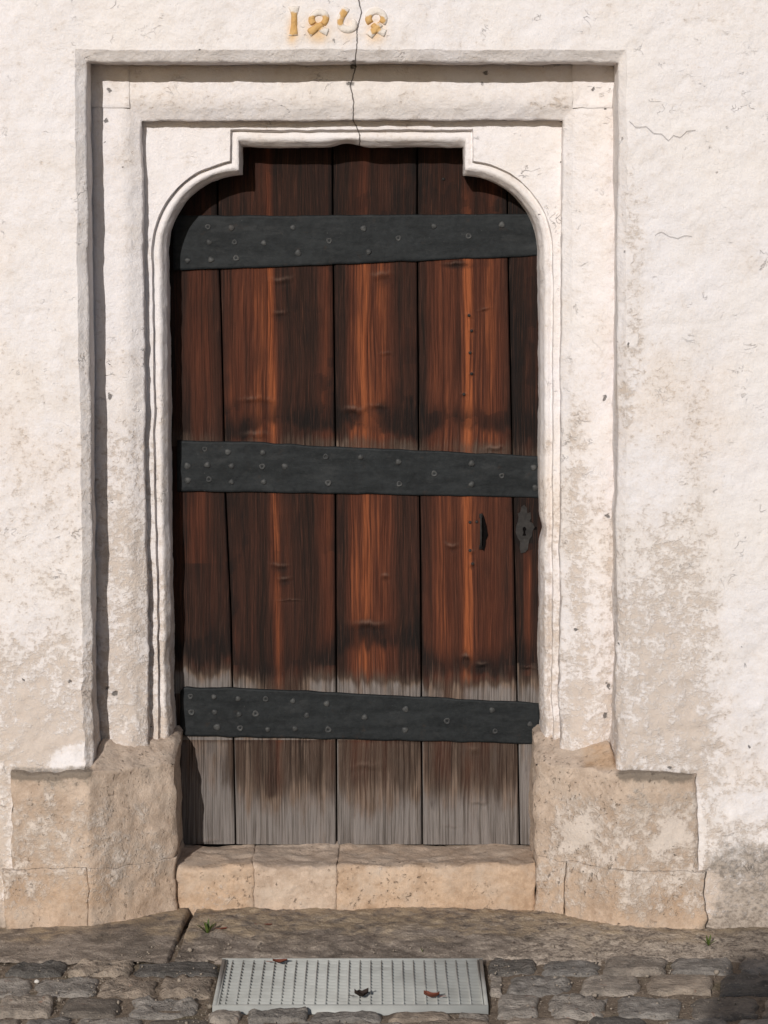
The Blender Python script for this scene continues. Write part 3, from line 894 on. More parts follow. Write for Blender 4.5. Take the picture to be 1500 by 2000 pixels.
    dark += 0.42 * (py < 420) + 0.25 * box(px, py, 745, 815, 520, 860, 25) + (0.45 if k == 4 else 0.0) * (py < 1060) + 0.25 * box(px, py, 590, 650, 520, 860, 30)  # first term paints the arch's shade into the top of the boards
    dark += 0.22 * box(px, py, 440, 650, 960, 1240, 30) + 0.15 * (blob > 0.15) + 0.35 * box(px, py, 860, 960, 505, 524, 6)
    dark += 0.30 * box(px, py, 440, 1010, 1455, 1560, 30) * (blob > 0.05)
    grey = 0.62 * sstep(1425, 1455, py) + 0.42 * sstep(1490, 1640, py) + 0.50 * sstep(1262, 1352, py + jit * .7) * (py < 1445) + 0.34 * sstep(828, 876, py + jit * .7) * (py < 900)
    grey += 0.18 * sstep(1050, 1300, py) * (px < 450) + 0.25 * (k == 4) * (py > 1295) - 0.25 * box(px, py, 520, 545, 1440, 1560, 12)
    grey += np.exp(-np.clip(edge_d, 0, None) / 2.5) * np.where(t_ < .5, 0.62, 0.15)  # left edges lightened to paint in sun caught by the bevels
    dark *= np.where(py > 1440, 0.6, 1.0)
    top2 = np.interp(px, [346, 500, 640, 1066], [860, 864, 872, 891]); top3 = np.interp(px, [352, 500, 640, 1055], [1342, 1345, 1352, 1373])
    pn = 0.45 + 0.75 * noise(V, (14, 1, 1), 250 + k) + 0.3 * noise(V, (50, 1, 6), 260 + k)
    pale = pn * sstep(top2 - 30, top2 - 4, py + jit * .5) * (py < top2 + 12) + (0.35 + pn) * sstep(top3 - 52, top3 - 6, py + jit * .5) * (py < top3 + 12)
    grey += 0.42 * np.clip(pale, 0, 1); dark *= 1 - 0.75 * np.clip(pale, 0, 1)
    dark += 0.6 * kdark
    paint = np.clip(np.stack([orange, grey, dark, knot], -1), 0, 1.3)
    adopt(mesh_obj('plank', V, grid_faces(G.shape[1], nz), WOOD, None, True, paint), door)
mb = MB()
mb.box((float(at(300, 900, .3)[0]), Y_DOOR + 0.031, 0.1), (float(at(1100, 900, .3)[0]), Y_DOOR + 0.045, z_hi + 0.05))
adopt(mesh_obj('light_block_board', mb.verts(), mb.faces(), BLACK, None, False), door)  # black board added behind the planks to keep sky light out of the joints

# iron straps with their nails
def strap(top, bot, nails, round_left=0.0, big=()):
    nx, nzz = 120, 14
    xs = np.linspace(top[0][0], top[-1][0], nx)
    ty = np.interp(xs, [p[0] for p in top], [p[1] for p in top]); by = np.interp(xs, [p[0] for p in bot], [p[1] for p in bot])
    if round_left:
        r = round_left; d = np.clip((xs - xs[0]) / r, 0, 1); ins = r * 0.7 * (1 - np.sqrt(np.clip(1 - (1 - d) ** 2, 0, 1)))
        ty = ty + ins; by = by - ins * 0.7
    wob = noise(np.stack([xs / 30, xs * 0, xs * 0 + ty.mean()], -1), 1, 5)
    ty = ty + 1.2 * wob; by = by + 1.2 * noise(np.stack([xs / 30, xs * 0, xs * 0 + by.mean()], -1), 1, 6)
    YF = Y_DOOR - 0.0085
    prof = [(0, 0.0125), (0, 0.0022), (0.018, 0.0)] + [(t, 0) for t in np.linspace(0.05, 0.95, nzz)] + [(0.982, 0.0), (1, 0.0022), (1, 0.0125)]
    rows = [at(xs, by + (ty - by) * t, YF) + np.array([0, dY, 0]) for t, dY in prof]
    G = np.stack(rows)
    endl = G[:, :1].copy(); endl[..., 1] = YF + 0.0125; endr = G[:, -1:].copy(); endr[..., 1] = YF + 0.0125
    G = np.concatenate([endl, G, endr], 1)
    V = G.reshape(-1, 3)
    V[:, 1] += 0.0012 * noise(V, (16, 1, 22), 91) + 0.0005 * noise(V, 60, 92)
    o = adopt(mesh_obj('iron_strap', V, grid_faces(G.shape[1], G.shape[0]), IRON, None, True), door)
    for i, (nxp, nyp) in enumerate(nails):
        c = at(nxp, nyp, YF)
        r = 0.0085 + 0.0022 * random.random()
        if (nxp, nyp) in big: r *= 1.3
        seg = 12; vv = []; ff = []
        h = 0.0028 + 0.0030 * random.random()
        prof_n = [(1.0, 0.003), (0.95, -h * .45), (0.7, -h * .85), (0.35, -h)] if i % 3 else [(1.0, 0.003), (0.92, -h * .7), (0.6, -h * .6), (0.3, h * 0.2)]
        for rr, dy in prof_n:
            for s in range(seg):
                t = 2 * math.pi * s / seg
                q = 1 + 0.10 * math.sin(3 * t + i)
                vv.append((c[0] + r * rr * q * math.cos(t), c[1] + dy, c[2] + r * rr * q * math.sin(t)))
        for a_ in range(len(prof_n) - 1):
            for s in range(seg):
                ff.append((a_ * seg + s, a_ * seg + (s + 1) % seg, (a_ + 1) * seg + (s + 1) % seg, (a_ + 1) * seg + s))
        ff.append(tuple((len(prof_n) - 1) * seg + s for s in range(seg)))
        nl = mesh_obj('nail', vv, ff, NAIL, None, True)
        nl.parent = o
    return o
strap([(338, 421), (700, 420), (1066, 417)], [(338, 529), (640, 517), (1066, 499)],
      [(406, 443), (452, 445), (408, 473), (458, 473), (515, 474), (572, 444), (643, 470), (366, 509), (412, 507), (461, 504), (582, 494), (710, 446),
       (778, 465), (720, 492), (847, 442), (915, 461), (980, 439)])
strap([(346, 860), (500, 864), (640, 872), (1066, 891)], [(346, 960), (700, 965), (1066, 973)],
      [(400, 877), (445, 883), (513, 884), (636, 892), (405, 908), (452, 910), (512, 911), (556, 911), (366, 910), (408, 936), (452, 941), (515, 941),
       (641, 943), (367, 938), (778, 902), (848, 925), (921, 905), (921, 946), (980, 929), (1042, 913), (1045, 953), (780, 945), (704, 893)])
strap([(352, 1342), (500, 1345), (640, 1352), (1055, 1373)], [(352, 1437), (640, 1444), (1055, 1453)],
      [(372, 1360), (418, 1361), (465, 1365), (519, 1365), (572, 1369), (638, 1374), (374, 1391), (419, 1391), (467, 1395), (499, 1394), (599, 1397),
       (424, 1420), (469, 1422), (523, 1425), (576, 1423), (641, 1425), (712, 1401), (792, 1385), (873, 1408), (791, 1425), (961, 1387), (967, 1428), (1035, 1414)],
      14, ((424, 1420),))

# lock plate with a keyhole
def flat_plate(name, outer, hole, Y, th, mat, parent):
    bm = bmesh.new()
    edges = []
    for loop in (outer, hole):
        if not loop: continue
        vs = [bm.verts.new(tuple(at(x, y, Y))) for x, y in loop]
        edges += [bm.edges.new((vs[i], vs[(i + 1) % len(vs)])) for i in range(len(vs))]
    bmesh.ops.triangle_fill(bm, use_beauty=True, edges=edges)
    bmesh.ops.recalc_face_normals(bm, faces=bm.faces[:])
    if bm.faces[0].normal.y > 0: bmesh.ops.reverse_faces(bm, faces=bm.faces[:])
    ret = bmesh.ops.extrude_face_region(bm, geom=bm.faces[:])
    bmesh.ops.translate(bm, vec=(0, -th, 0), verts=[v for v in ret['geom'] if isinstance(v, bmesh.types.BMVert)])
    bmesh.ops.recalc_face_normals(bm, faces=bm.faces[:])
    me = bpy.data.meshes.new(name); bm.to_mesh(me); bm.free(); me.materials.append(mat)
    o = bpy.data.objects.new(name, me); COL.objects.link(o); adopt(o, parent)
    return o
outl = [(1018, 990), (1024, 986), (1029, 992), (1030, 1002), (1036, 1000), (1037, 1012), (1034, 1018), (1041, 1022), (1044, 1030), (1040, 1036), (1039, 1046), (1034, 1053), (1032, 1062),
        (1031, 1072), (1026, 1078), (1017, 1080), (1015, 1070), (1016, 1058), (1011, 1050), (1007, 1040), (1008, 1028), (1011, 1020), (1013, 1010), (1011, 1003), (1016, 1000)]
kh = [(1024, 1028), (1027, 1030), (1028, 1034), (1026, 1037), (1026, 1041), (1028, 1046), (1020, 1046), (1022, 1041), (1022, 1037), (1020.5, 1034), (1021, 1030)]
lp = flat_plate('lock_plate', outl, kh, Y_DOOR - 0.0005, 0.0072, RUST, door)
hole = flat_plate('keyhole_dark', [(1016, 1024), (1032, 1024), (1032, 1050), (1016, 1050)], None, Y_DOOR - 0.0008, 0.0056, BLACK, door)  # black plate set in for the darkness inside the lock plate's opening
hole.parent = lp; hole.location = (0, 0, 0)
hole2 = flat_plate('latch_hole', [(1042, 1029), (1048, 1029), (1048, 1034), (1042, 1034)], None, Y_DOOR - 0.001, 0.0046, BLACK, door)
dark_strip = flat_plate('black_strip', [(941, 1001), (945, 1008), (950, 1026), (953, 1045), (949, 1054), (948, 1066), (945, 1076), (941, 1072)], None, Y_DOOR - 0.001, 0.0052, BLACK, door)  # flat black shape just right of the pull handle
# upright pull handle, a thin iron strip on two studs
mb = MB()
hx = float(at(939, 1040, Y_DOOR)[0]); hz0 = float(at(939, 1072, Y_DOOR)[2]); hz1 = float(at(939, 1003, Y_DOOR)[2])
n = 14
zz = np.linspace(hz0, hz1, n)
yo = Y_DOOR - 0.004 - 0.020 * np.sin(np.linspace(0.0, math.pi, n)) ** 0.5
wd = 0.0030
ring = [(-wd, -.002), (wd, -.002), (wd, .003), (-wd, .003), (-wd, -.002)]
G = np.stack([np.stack([hx + dx + 0 * zz, yo + dy, zz], -1) for dx, dy in ring])
mb.grid(G, flip=True)
pull = adopt(mesh_obj('pull_handle', mb.verts(), mb.faces(), RUST, None, False), door)
for cz in (hz0 + 0.006, hz1 - 0.006):
    mb = MB(); mb.box((hx - .005, Y_DOOR - 0.010, cz - .006), (hx + .005, Y_DOOR + 0.004, cz + .006))
    s_ = mesh_obj('stud', mb.verts(), mb.faces(), RUST, None, False); s_.parent = pull
# clout nails driven in the wood
for (nxp, nyp) in ((916, 616), (921, 646), (918, 689), (921, 730), (906, 770), (918, 1020), (931, 1019), (918, 1075), (923, 1101), (866, 350)):
    c = at(nxp, nyp, Y_DOOR - 0.001)
    vv = []; ff = []
    for rr, dy in ((1, .004), (.9, -.003), (.4, -.005)):
        for s in range(8):
            t = math.pi / 4 * s; vv.append((c[0] + .0055 * rr * math.cos(t), c[1] + dy, c[2] + .0055 * rr * math.sin(t)))
    for a_ in range(2):
        for s in range(8): ff.append((a_ * 8 + s, a_ * 8 + (s + 1) % 8, (a_ + 1) * 8 + (s + 1) % 8, (a_ + 1) * 8 + s))
    ff.append(tuple(16 + s for s in range(8)))
    adopt(mesh_obj('clout_nail', vv, ff, RUST, None, True), door)

# ------------------------------------------------------------------ date above the door
date = empty('date_inscription', tuple(at(660, 45, 0.0)))
tag(date, 'raised ochre and white numerals 1868 on the plaster above the doorway', 'date numerals')
def stroke(pts, widths, h):
    """rounded ridge along a measured line"""
    pts = np.array(pts, float); n = 26
    d = np.concatenate([[0], np.cumsum(np.linalg.norm(np.diff(pts, axis=0), axis=1))]); s = np.linspace(0, d[-1], n)
    # smooth the corners a little
    X = np.interp(s, d, pts[:, 0]); Z = np.interp(s, d, pts[:, 1]); Wd = np.interp(s, d, widths)
    for _ in range(2):
        X[1:-1] = (X[:-2] + 2 * X[1:-1] + X[2:]) / 4; Z[1:-1] = (Z[:-2] + 2 * Z[1:-1] + Z[2:]) / 4
    P = at(X, Z, 0.0)
    T = np.gradient(P, axis=0); T /= np.linalg.norm(T, axis=1)[:, None]
    N = np.stack([T[:, 2], 0 * s, -T[:, 0]], -1)
    rows = []
    for a_ in np.linspace(0, math.pi, 9):
        r = P + N * (Wd / 669 / 2 * math.cos(a_))[:, None]
        r[:, 1] += 0.004 - h * math.sin(a_) ** 0.6 * np.sqrt(np.clip(np.minimum(s, d[-1] - s) / 2.2, 0.25, 1))
        rows.append(r)
    G = np.stack(rows)
    c0 = G[:, :1].copy(); c0[..., 1] = 0.006; c1 = G[:, -1:].copy(); c1[..., 1] = 0.006
    return np.concatenate([c0, G, c1], 1)
def circ(cx, cy, rx, ry, a0, a1, n=14):
    return [(cx + rx * math.cos(math.radians(t)), cy - ry * math.sin(math.radians(t))) for t in np.linspace(a0, a1, n)]
def digit(strokes, ochre):
    mb = MB()
    for pts, wds, h in strokes: mb.grid(stroke(pts, wds, h))
    V = mb.verts(); px, py = proj(V)
    och = np.zeros(len(V))
    for cx, cy, w in ochre: och += np.exp(-(((px - cx) ** 2 + (py - cy) ** 2) / w ** 2))
    paint = np.stack([0 * och, 0 * och, np.clip(och, 0, 1), 0 * och], -1)
    V = rough(V, 0.8)
    V[:, 1] += 0.0016 * noise(V, 90, 44)
    o = mesh_obj('digit', V, mb.faces(), DIGIT, None, True, paint)
    adopt(o, date)
digit([([(574, 13), (575, 30), (574, 52), (573, 71)], [23, 13, 14, 21], .012)], [(574, 40, 14), (574, 55, 14)])
digit([(circ(624, 38, 14, 14, -50, 230, 20), [13] * 20, .011), ([(633, 48), (618, 58), (604, 66)], [12, 14, 16], .013), ([(617, 49), (630, 59), (643, 64)], [11, 14, 18], .011)],
      [(612, 42, 10), (638, 42, 10), (622, 54, 10), (610, 62, 8)])
digit([([(677, 16), (670, 30), (665, 42), (667, 53), (677, 59), (689, 57), (693, 47), (690, 40)], [17, 15, 13, 14, 15, 15, 13, 10], .012)], [(672, 28, 8), (667, 44, 7)])
digit([(circ(734, 36, 15, 15, -45, 225, 20), [14] * 20, .011), ([(742, 47), (730, 60), (720, 72)], [11, 14, 16], .013), ([(726, 48), (738, 60), (752, 66)], [11, 13, 16], .011)],
      [(721, 40, 9), (743, 40, 8), (731, 58, 9), (724, 46, 7)])

# ------------------------------------------------------------------ ground
GX0, GX1, GY0 = -1.8, 1.8, -1.9
ground = empty('ground')
tag(ground, 'earth and grit ground under and between the paving stones', kind='structure')
mb = MB(); mb.patch((-60, -60, -0.035), (60, -60, -0.035), (-60, 60, -0.035), (60, 60, -0.035), 8, 8)
mesh_obj('far_ground', mb.verts(), mb.faces(), SOIL, ground, False)
mb = MB(); mb.patch((GX0 - .6, GY0 - .5, -0.004), (GX1 + .6, GY0 - .5, -0.008), (GX0 - .6, 0.02, -0.007), (GX1 + .6, 0.02, -0.007), 400, 170)
V = mb.verts(); V[:, 2] += 0.005 * noise(V, 26, 101) + 0.003 * noise(V, 70, 102)
gx0, gy1 = gnd(434, 1880)[:2]; gx1 = gnd(942, 1880)[0]; gy0 = gnd(700, 1973)[1]
pit = (V[:, 0] > gx0 - .0) & (V[:, 0] < gx1 + .0) & (V[:, 1] > gy0 - .0) & (V[:, 1] < gy1 + .0)
V[pit, 2] = -0.075
mesh_obj('joint_soil', V, mb.faces(), SOIL, ground, True)

paving = empty('cobble_paving')
tag(paving, 'rows of worn grey brown paving setts in front of the doorway', kind='structure')
def sett(quad, h, bumpy, seed):
    """a worn sett: quad = four plan corners (front left, front right, back right, back left)"""
    q = [np.array(c, float) for c in quad]
    nu, nv = 17, 11
    u = np.linspace(0, 1, nu)[None, :, None]; v = np.linspace(0, 1, nv)[:, None, None]
    P = (q[0] * (1 - u) + q[1] * u) * (1 - v) + (q[3] * (1 - u) + q[2] * u) * v
    c = P.mean((0, 1))
    uu = np.abs(2 * u[..., 0] - 1); vv = np.abs(2 * v[..., 0] - 1)
    r = (uu ** 9 + vv ** 8) ** (1 / 8.5)
    # corners pulled in
    k = 1 - 0.025 * (uu ** 4) * (vv ** 4) * 1.2
    P = c + (P - c) * k[..., None]
    flat = P.reshape(-1, 3)
    jit = np.stack([noise(flat, 22, seed), noise(flat, 22, seed + 1)], -1) * 0.007 + np.stack([noise(flat, 60, seed + 5), noise(flat, 60, seed + 6)], -1) * 0.0025
    flat[:, :2] += jit
    P = flat.reshape(nv, nu, 3)
    z = h - 0.009 * np.clip(r - 0.80, 0, 1) ** 1.5 / 0.20 ** 1.5 + 0 * uu
    z = z + (bumpy * (0.006 * noise(flat, (12, 20, 1), seed + 2) + 0.006 * noise(flat, (34, 55, 1), seed + 3) + 0.004 * noise(flat, (80, 110, 1), seed + 4))).reshape(nv, nu)
    P[..., 2] = z
    ring = np.concatenate([P[0, :-1], P[:-1, -1], P[-1, :0:-1], P[:0:-1, 0]])
    low = ring.copy(); low[:, 2] = -0.05; low[:, :2] = c[:2] + (low[:, :2] - c[:2]) * 0.98
    V = np.concatenate([P.reshape(-1, 3), low])
    idx = np.arange(nu * nv).reshape(nv, nu)
    rid = np.concatenate([idx[0, :-1], idx[:-1, -1], idx[-1, :0:-1], idx[:0:-1, 0]])
    n = len(rid); base = nu * nv
    Fc = np.concatenate([grid_faces(nu, nv), np.array([(rid[i], base + i, base + (i + 1) % n, rid[(i + 1) % n]) for i in range(n)])])
    return V, Fc
SETTS = []     # (xl, xr, y_back, y_front, flatness)   measured on the photograph
def row(yb, yf, spans, lean=0.0):
    for s in spans:
        SETTS.append((s[0], s[1], yb, yf, s[2] if len(s) > 2 else 1.0))
row(1881, 1905, [(-95, -8), (20, 128), (138, 258, 1.6), (264, 428, .5)])
row(1910, 1946, [(-60, 62), (72, 190), (200, 308, 1.3), (316, 416, 1.4)])
row(1951, 1986, [(-120, -12), (0, 104), (124, 236, .35), (256, 386, 1.3)])
row(1990, 2024, [(-75, 40), (48, 138), (146, 278), (288, 412, .6)])
row(1978, 1995, [(416, 472, .5), (482, 600), (606, 744, .6), (764, 878, .5), (896, 956, .9)])
row(1998, 2030, [(424, 556, .6), (566, 676), (686, 800), (812, 960)])
row(1874, 1902, [(956, 1046, .8), (1060, 1172), (1182, 1302, .6), (1312, 1432, .7), (1444, 1560)])
row(1906, 1942, [(956, 982, 1.2), (992, 1116, 1.2), (1138, 1248, .5), (1268, 1390, .5), (1406, 1530)])
row(1946, 1987, [(974, 1052, .8), (1068, 1182, 1.5), (1204, 1328), (1348, 1478, .7), (1492, 1600)])
row(1991, 2026, [(984, 1124, .6), (1150, 1262, .7), (1300, 1420, .7), (1436, 1560)])
dark_setts = {(1182, 1302): 1, (316, 416): 1, (956, 1046): 1}
i = 0
for xl, xr, yb, yf, fl in SETTS:
    A = gnd(xl - 4, yf); B = gnd(xr - 2, yf); C_ = gnd(xr + 2, yb); D = gnd(xl + 4, yb)
    if xl < 420: A[0] -= .008; B[0] -= .008
    h = 0.010 * random.random() + 0.002
    V, Fc = sett([A, B, C_, D], h, fl, 200 + 7 * i)
    mesh_obj('paving_sett', V, Fc, COB, paving, True)
    i += 1
# rows that go on beside and in front of the frame
yrow = float(gnd(700, 2034)[1])
while yrow > GY0:
    d_ = random.uniform(.10, .13)
    x = GX0 - random.random() * .15
    while x < GX1:
        w_ = random.uniform(.13, .2)
        V, Fc = sett([(x, yrow - d_, 0), (x + w_, yrow - d_, 0), (x + w_, yrow, 0), (x, yrow, 0)], .006 + .006 * random.random(), 1.0, 900 + 7 * i)
        mesh_obj('paving_sett', V, Fc, COB, paving, True); i += 1
        x += w_ + .018
    yrow -= d_ + .016
for yb, yf in ((1881, 1905), (1910, 1946), (1951, 1986), (1990, 2024)):
    for sgn, x in ((-1, float(gnd(-105 - 40 * random.random(), yb)[0])), (1, float(gnd(1575 + 40 * random.random(), yb)[0]))):
        while abs(x) < 1.75:
            w_ = random.uniform(.14, .19); y0_, y1_ = float(gnd(700, yf)[1]), float(gnd(700, yb)[1])
            xa, xb = (x - w_, x) if sgn < 0 else (x, x + w_)
            V, Fc = sett([(xa, y0_, 0), (xb, y0_, 0), (xb, y1_, 0), (xa, y1_, 0)], .006 + .006 * random.random(), 1.0, 900 + 7 * i)
            mesh_obj('paving_sett', V, Fc, COB, paving, True); i += 1
            x += sgn * (w_ + .018)

# worn apron of stone and mortar between the wall and the setts
def apron(name, xa, xb, skew_a, skew_b, seed, smooth_=1.0, zlift=0.0):
    """sheet from the wall foot (lifted) down to the setts; skew: how far its side leans"""
    nu = max(10, int(abs(xb - xa) / 4)); nv = 70
    y_front = float(gnd(700, 1880)[1])
    ub = np.linspace(xa, xb, nu) ; G = np.zeros((nv, nu, 3))
    for j, t in enumerate(np.linspace(0, 1, nv)):
        X0 = (xa - 750) / 669 + skew_a * t; X1 = (xb - 750) / 669 + skew_b * t
        G[j, :, 0] = np.linspace(X0, X1, nu); G[j, :, 1] = 0.23 + (y_front - 0.23) * t
    P = G.reshape(-1, 3)
    t = (0.23 - P[:, 1]) / (0.23 - y_front)
    px0 = P[:, 0] * 669 + 750
    zw = np.interp(px0, [-400, 0, 180, 340, 420, 700, 1040, 1150, 1420, 1900], [.0, .0, .006, .012, .014, .013, .013, .016, .004, .0])
    z = zw * (1 - sstep(0.35, 0.95, t)) + 0.002 * (1 - t) + zlift - .010 * sstep(0.92, 1.0, t + 0.08 * noise(P, 14, seed))
    z = z + smooth_ * (0.004 * noise(P, 10, seed + 1) + 0.003 * noise(P, 30, seed + 2) + 0.0018 * noise(P, (60, 95, 1), seed + 3) + 0.0016 * noise(P, (150, 200, 1), seed + 4))
    P[:, 2] = z
    side = np.minimum(np.linspace(0, 1, nu), 1 - np.linspace(0, 1, nu))[None, :] * abs(xb - xa) / 669
    P[:, 2] -= (0.02 * np.clip(1 - side / 0.006, 0, 1) ** 2 * np.ones((nv, 1))).ravel()
    px, py = proj(P)
    dirt_shade = 0.55 * sstep(0.25, 0.7, fbm(P, 7, seed + 9, 2)) + 0.5 * sstep(1370, 1450, px)
    och = 0.8 * (1 - sstep(0.42, 0.66, t + 0.2 * noise(P, 12, seed + 5)))
    st = 0.5 * sstep(900, 1100, px) + 0.2
    paint = np.clip(np.stack([st, dirt_shade, och, 0 * st], -1), 0, 1)
    mesh_obj(name, P, grid_faces(nu, nv, True), APRON, paving, True, paint)
apron('apron_slab', -420, 357, 0.0, -0.030, 301, 0.55, 0.004)
apron('apron_slab', 365, 1900, -0.029, 0.0, 311, 1.15)

# grit in the joints
mb = MB()
ico = bmesh.new(); bmesh.ops.create_icosphere(ico, subdivisions=1, radius=1.0)
iv = np.array([v.co[:] for v in ico.verts]); ifc = np.array([[v.index for v in f.verts] for f in ico.faces]); ico.free()
for k in range(1300):
    px_ = rng.uniform(-80, 1580); py_ = rng.uniform(1845, 2030)
    if 425 < px_ < 950 and 1870 < py_ < 1982: continue
    p_ = gnd(px_, py_)
    s = rng.uniform(.0012, .0034) if rng.random() > .04 else rng.uniform(.005, .010)
    z_ = 0.002 if py_ > 1880 else 0.006
    v_ = iv * (s * rng.uniform(.6, 1.3, 3)) * rng.uniform(.8, 1.2, (len(iv), 1)) + np.array([p_[0], p_[1], z_ + rng.uniform(-.004, .004)])
    mb.add(v_, ifc)
g_ = mesh_obj('joint_grit', mb.verts(), mb.faces(), PEB, None, False)
tag(g_, 'loose grit and small pebbles lying in the paving joints', 'grit', kind='stuff')

# ------------------------------------------------------------------ grating
gr = empty('boot_scraper_grating', ((gx0 + gx1) / 2, (gy0 + gy1) / 2, 0))
tag(gr, 'galvanised steel grid grating set in the setts below the threshold', 'grating')
zt_ = 0.012
fw = 0.006
def bar(name, lo, hi, par=gr):
    mb = MB(); mb.box(lo, hi)
    return adopt(mesh_obj(name, mb.verts(), mb.faces(), GALV, None, False), par)
bar('frame_rail', (gx0, gy0, -.05), (gx1, gy0 + fw, zt_ + .001)); bar('frame_rail', (gx0, gy1 - fw, -.05), (gx1, gy1, zt_ + .001))
bar('frame_rail', (gx0, gy0 + fw + .0005, -.05), (gx0 + .010, gy1 - fw - .0005, zt_)); bar('frame_rail', (gx1 - .010, gy0 + fw + .0005, -.05), (gx1, gy1 - fw - .0005, zt_))
ix0, ix1, iy0, iy1 = gx0 + .0155, gx1 - .0155, gy0 + fw + .002, gy1 - fw - .002
bar('edge_bar', (ix0 - .003, iy0, -.03), (ix0, iy1, zt_ - .001)); bar('edge_bar', (ix1, iy0, -.03), (ix1 + .003, iy1, zt_ - .001))
NX, NY = 24, 15
pitch = (ix1 - ix0) / (NX - .5)
me_b = None
for k in range(NX):
    x = ix0 + pitch * (k + .5)
    if x > ix1 - .004: break
    if me_b is None:
        me_b = bar('bearing_bar', (x - .0015, iy0, -.034), (x + .0015, iy1, zt_ - .0034)); x_first = x
    else:
        o = me_b.copy(); COL.objects.link(o); o.location.x += x - x_first
me_c = None
for k in range(NY):
    y = iy0 + (iy1 - iy0) * (k + .5) / NY
    if me_c is None:
        me_c = bar('cross_bar', (ix0 + .0002, y - .0012, -.033), (ix1 - .0002, y + .0012, zt_ - .0028)); y_first = y
    else:
        o = me_c.copy(); COL.objects.link(o); o.location.y += y - y_first

# ------------------------------------------------------------------ leaves and weeds
def leaf(name, c, L_, W_, rot, curl, mat, label, group=None, lobes=0):
    n = 9; rows = []
    for i_, t in enumerate(np.linspace(0, 1, n)):
        w_ = W_ * (math.sin(math.pi * t ** 0.75) ** 0.8 + .03) * (1 + lobes * .35 * math.sin(t * 17))
        r = []
        for s in np.linspace(-1, 1, 5):
            r.append(((t - .5) * L_, s * w_ / 2, curl * (abs(s) ** 1.5 * .6 + (2 * t - 1) ** 2 * .5) + .002))
        rows.append(r)
    G = np.array(rows)
    V = G.reshape(-1, 3)
    V[:, 2] += .0025 * noise(V, 60, int(abs(c[0]) * 1000))
    co, si = math.cos(rot), math.sin(rot)
    V = np.stack([V[:, 0] * co - V[:, 1] * si, V[:, 0] * si + V[:, 1] * co, V[:, 2]], -1)
    V[:, 2] -= V[:, 2].min() - .0005
    Fc = grid_faces(5, n)
    V2 = V.copy(); V2[:, 2] += .0007
    o = mesh_obj(name, np.concatenate([V2, V]), np.concatenate([Fc, Fc[:, ::-1] + len(V)]), mat, None, True)
    o.location = tuple(c)
    tag(o, label, 'leaf', group)
    # stalk as a part
    P0 = Vector((-L_ / 2 * co, -L_ / 2 * si, .004)); P1 = P0 + Vector((-.018 * co, -.018 * si, .002))
    sd = Vector((-si, co, 0)) * .0008
    vv = [P0 - sd, P0 + sd, P1 + sd, P1 - sd]; vv += [v + Vector((0, 0, .0015)) for v in vv]
    s_ = mesh_obj('stalk', [tuple(v) for v in vv], [(3, 2, 1, 0), (4, 5, 6, 7), (0, 1, 5, 4), (1, 2, 6, 5), (2, 3, 7, 6), (3, 0, 4, 7)], mat, None, False)
    s_.parent = o
g3 = gnd(547, 1881, zt_ + .002); leaf('fallen_leaf', g3, .042, .030, 0.1, .008, LEAF, 'red brown dry leaf on the rear rail of the grating')
g3 = gnd(706, 1947, zt_); leaf('fallen_leaf', g3, .040, .036, 0.3, .020, LEAF2, 'blackish curled dry leaf on the grating', lobes=1)
g3 = gnd(843, 1948, zt_); leaf('fallen_leaf', g3, .044, .032, 2.9, .016, LEAF, 'brown folded dry leaf with raised tip on the grating')

g3 = gnd(437, 1815, .012); leaf('leaf_scrap', g3, .022, .015, 0.5, .006, LEAF, 'tiny red brown leaf scrap lying beside the green weed')
g3 = gnd(520, 1808, .012); leaf('leaf_scrap', g3, .034, .010, 0.1, .004, LEAF, 'thin red brown leaf scrap lying along the foot of the threshold')
pv = iv * np.array([.0085, .007, .006]) * (1 + .15 * noise(iv, 2.1, 77))[:, None]
pb = mesh_obj('pebble', pv, ifc, plain('white_pebble', (0.62, 0.58, 0.53), 0.8, 0.2, 0.1, 60), None, True)
pb.location = tuple(gnd(72, 1917, .006)); tag(pb, 'single small white pebble lying in a paving joint', 'pebble')

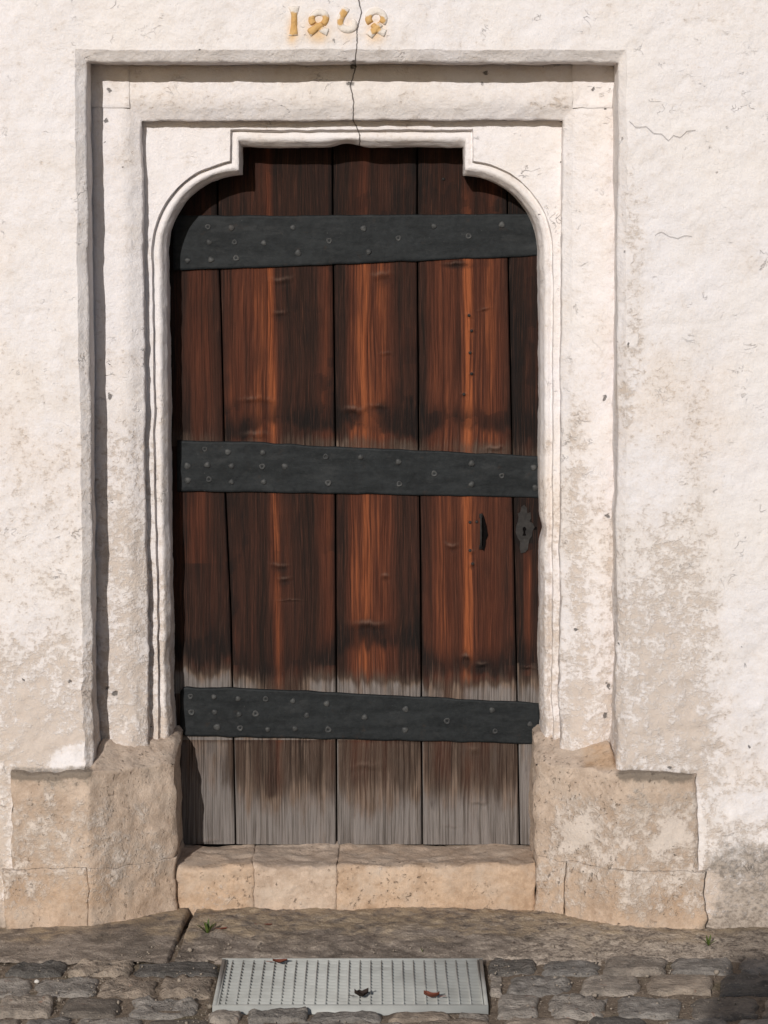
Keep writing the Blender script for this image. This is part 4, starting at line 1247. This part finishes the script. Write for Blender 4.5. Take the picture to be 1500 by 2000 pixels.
def weed(c, n_bl, L_, label, seed):
    r_ = random.Random(seed)
    root = empty('weed', tuple(c)); tag(root, label, 'weed')
    for k in range(n_bl):
        az = r_.uniform(0, 6.28); ln = L_ * r_.uniform(.6, 1.1); tilt = r_.uniform(.3, 1.0); w_ = ln * .13
        dx, dy = math.cos(az), math.sin(az) * .7
        V = []
        for t in np.linspace(0, 1, 5):
            x_ = t * ln * math.sin(tilt); z_ = ln * (t * math.cos(tilt) + .25 * t * (1 - t))
            ww = w_ * math.sin(math.pi * min(.97, t * .85 + .12))
            V += [(dx * x_ - dy * ww, dy * x_ + dx * ww, z_ - .002), (dx * x_ + dy * ww, dy * x_ - dx * ww, z_ - .002)]
        Fc = np.array([(2 * i_, 2 * i_ + 1, 2 * i_ + 3, 2 * i_ + 2) for i_ in range(4)])
        b_ = mesh_obj('leaf_blade', V, Fc, GREEN, None, True); b_.parent = root
def on_apron(px_, py_, z_): return gnd(px_, py_, z_)
weed(on_apron(405, 1822, .012), 13, .045, 'small green weed growing in front of the threshold block beside the cracked slab', 3)
weed(on_apron(1384, 1846, .004), 9, .035, 'tiny green weed in the corner at the foot of the stone plinth', 5)
weed(on_apron(825, 1858, .006), 5, .024, 'few thin green blades on the worn apron behind the grating', 9)

# ------------------------------------------------------------------ the house across the lane, whose corner shades the setts
P0 = gnd(1436, 1866)
YH = -9.8
T = (P0[1] - YH) / (math.cos(a) / math.tan(e))
HX = float(P0[0] - T * math.sin(a) / math.tan(e))
house = empty('house', (HX + 3, YH - 3, 0))
tag(house, 'plain rendered house across the lane facing the doorway', 'building', kind='thing')
HW = plain('house_render', (0.42, 0.37, 0.31), 0.9, 0.2, 0.2, 3); HR = plain('roof_tile', (0.19, 0.075, 0.045), 0.85, 0.2, 0.4, 8)
HG = plain('window_glass', (0.02, 0.025, 0.03), 0.1, 0.5, 0.1, 3)
hw, hd = 8.0, 6.0
mb = MB(); mb.box((HX, YH - hd, -.03), (HX + hw, YH, T - 0.02))
adopt(mesh_obj('wall', mb.verts(), mb.faces(), HW, None, False), house)
mb = MB(); mb.add([(HX, YH, T), (HX + hw, YH, T), (HX + hw, YH - hd, T), (HX, YH - hd, T), (HX + .4, YH - hd / 2, T + .5), (HX + hw - .4, YH - hd / 2, T + .5)], np.array([(0, 1, 5, 4), (2, 3, 4, 5)]))
V = mb.verts()
adopt(mesh_obj('roof', V, [(0, 1, 5, 4), (2, 3, 4, 5), (1, 2, 5), (3, 0, 4), (3, 2, 1, 0)], HR, None, False), house)
for r_ in range(2):
    for c_ in range(4):
        x = HX + .8 + c_ * 1.8; z = .9 + r_ * 2.7
        mb = MB(); mb.box((x, YH + .003, z), (x + .95, YH + .03, z + 1.35))
        w_ = adopt(mesh_obj('window', mb.verts(), mb.faces(), HG, None, False), house)
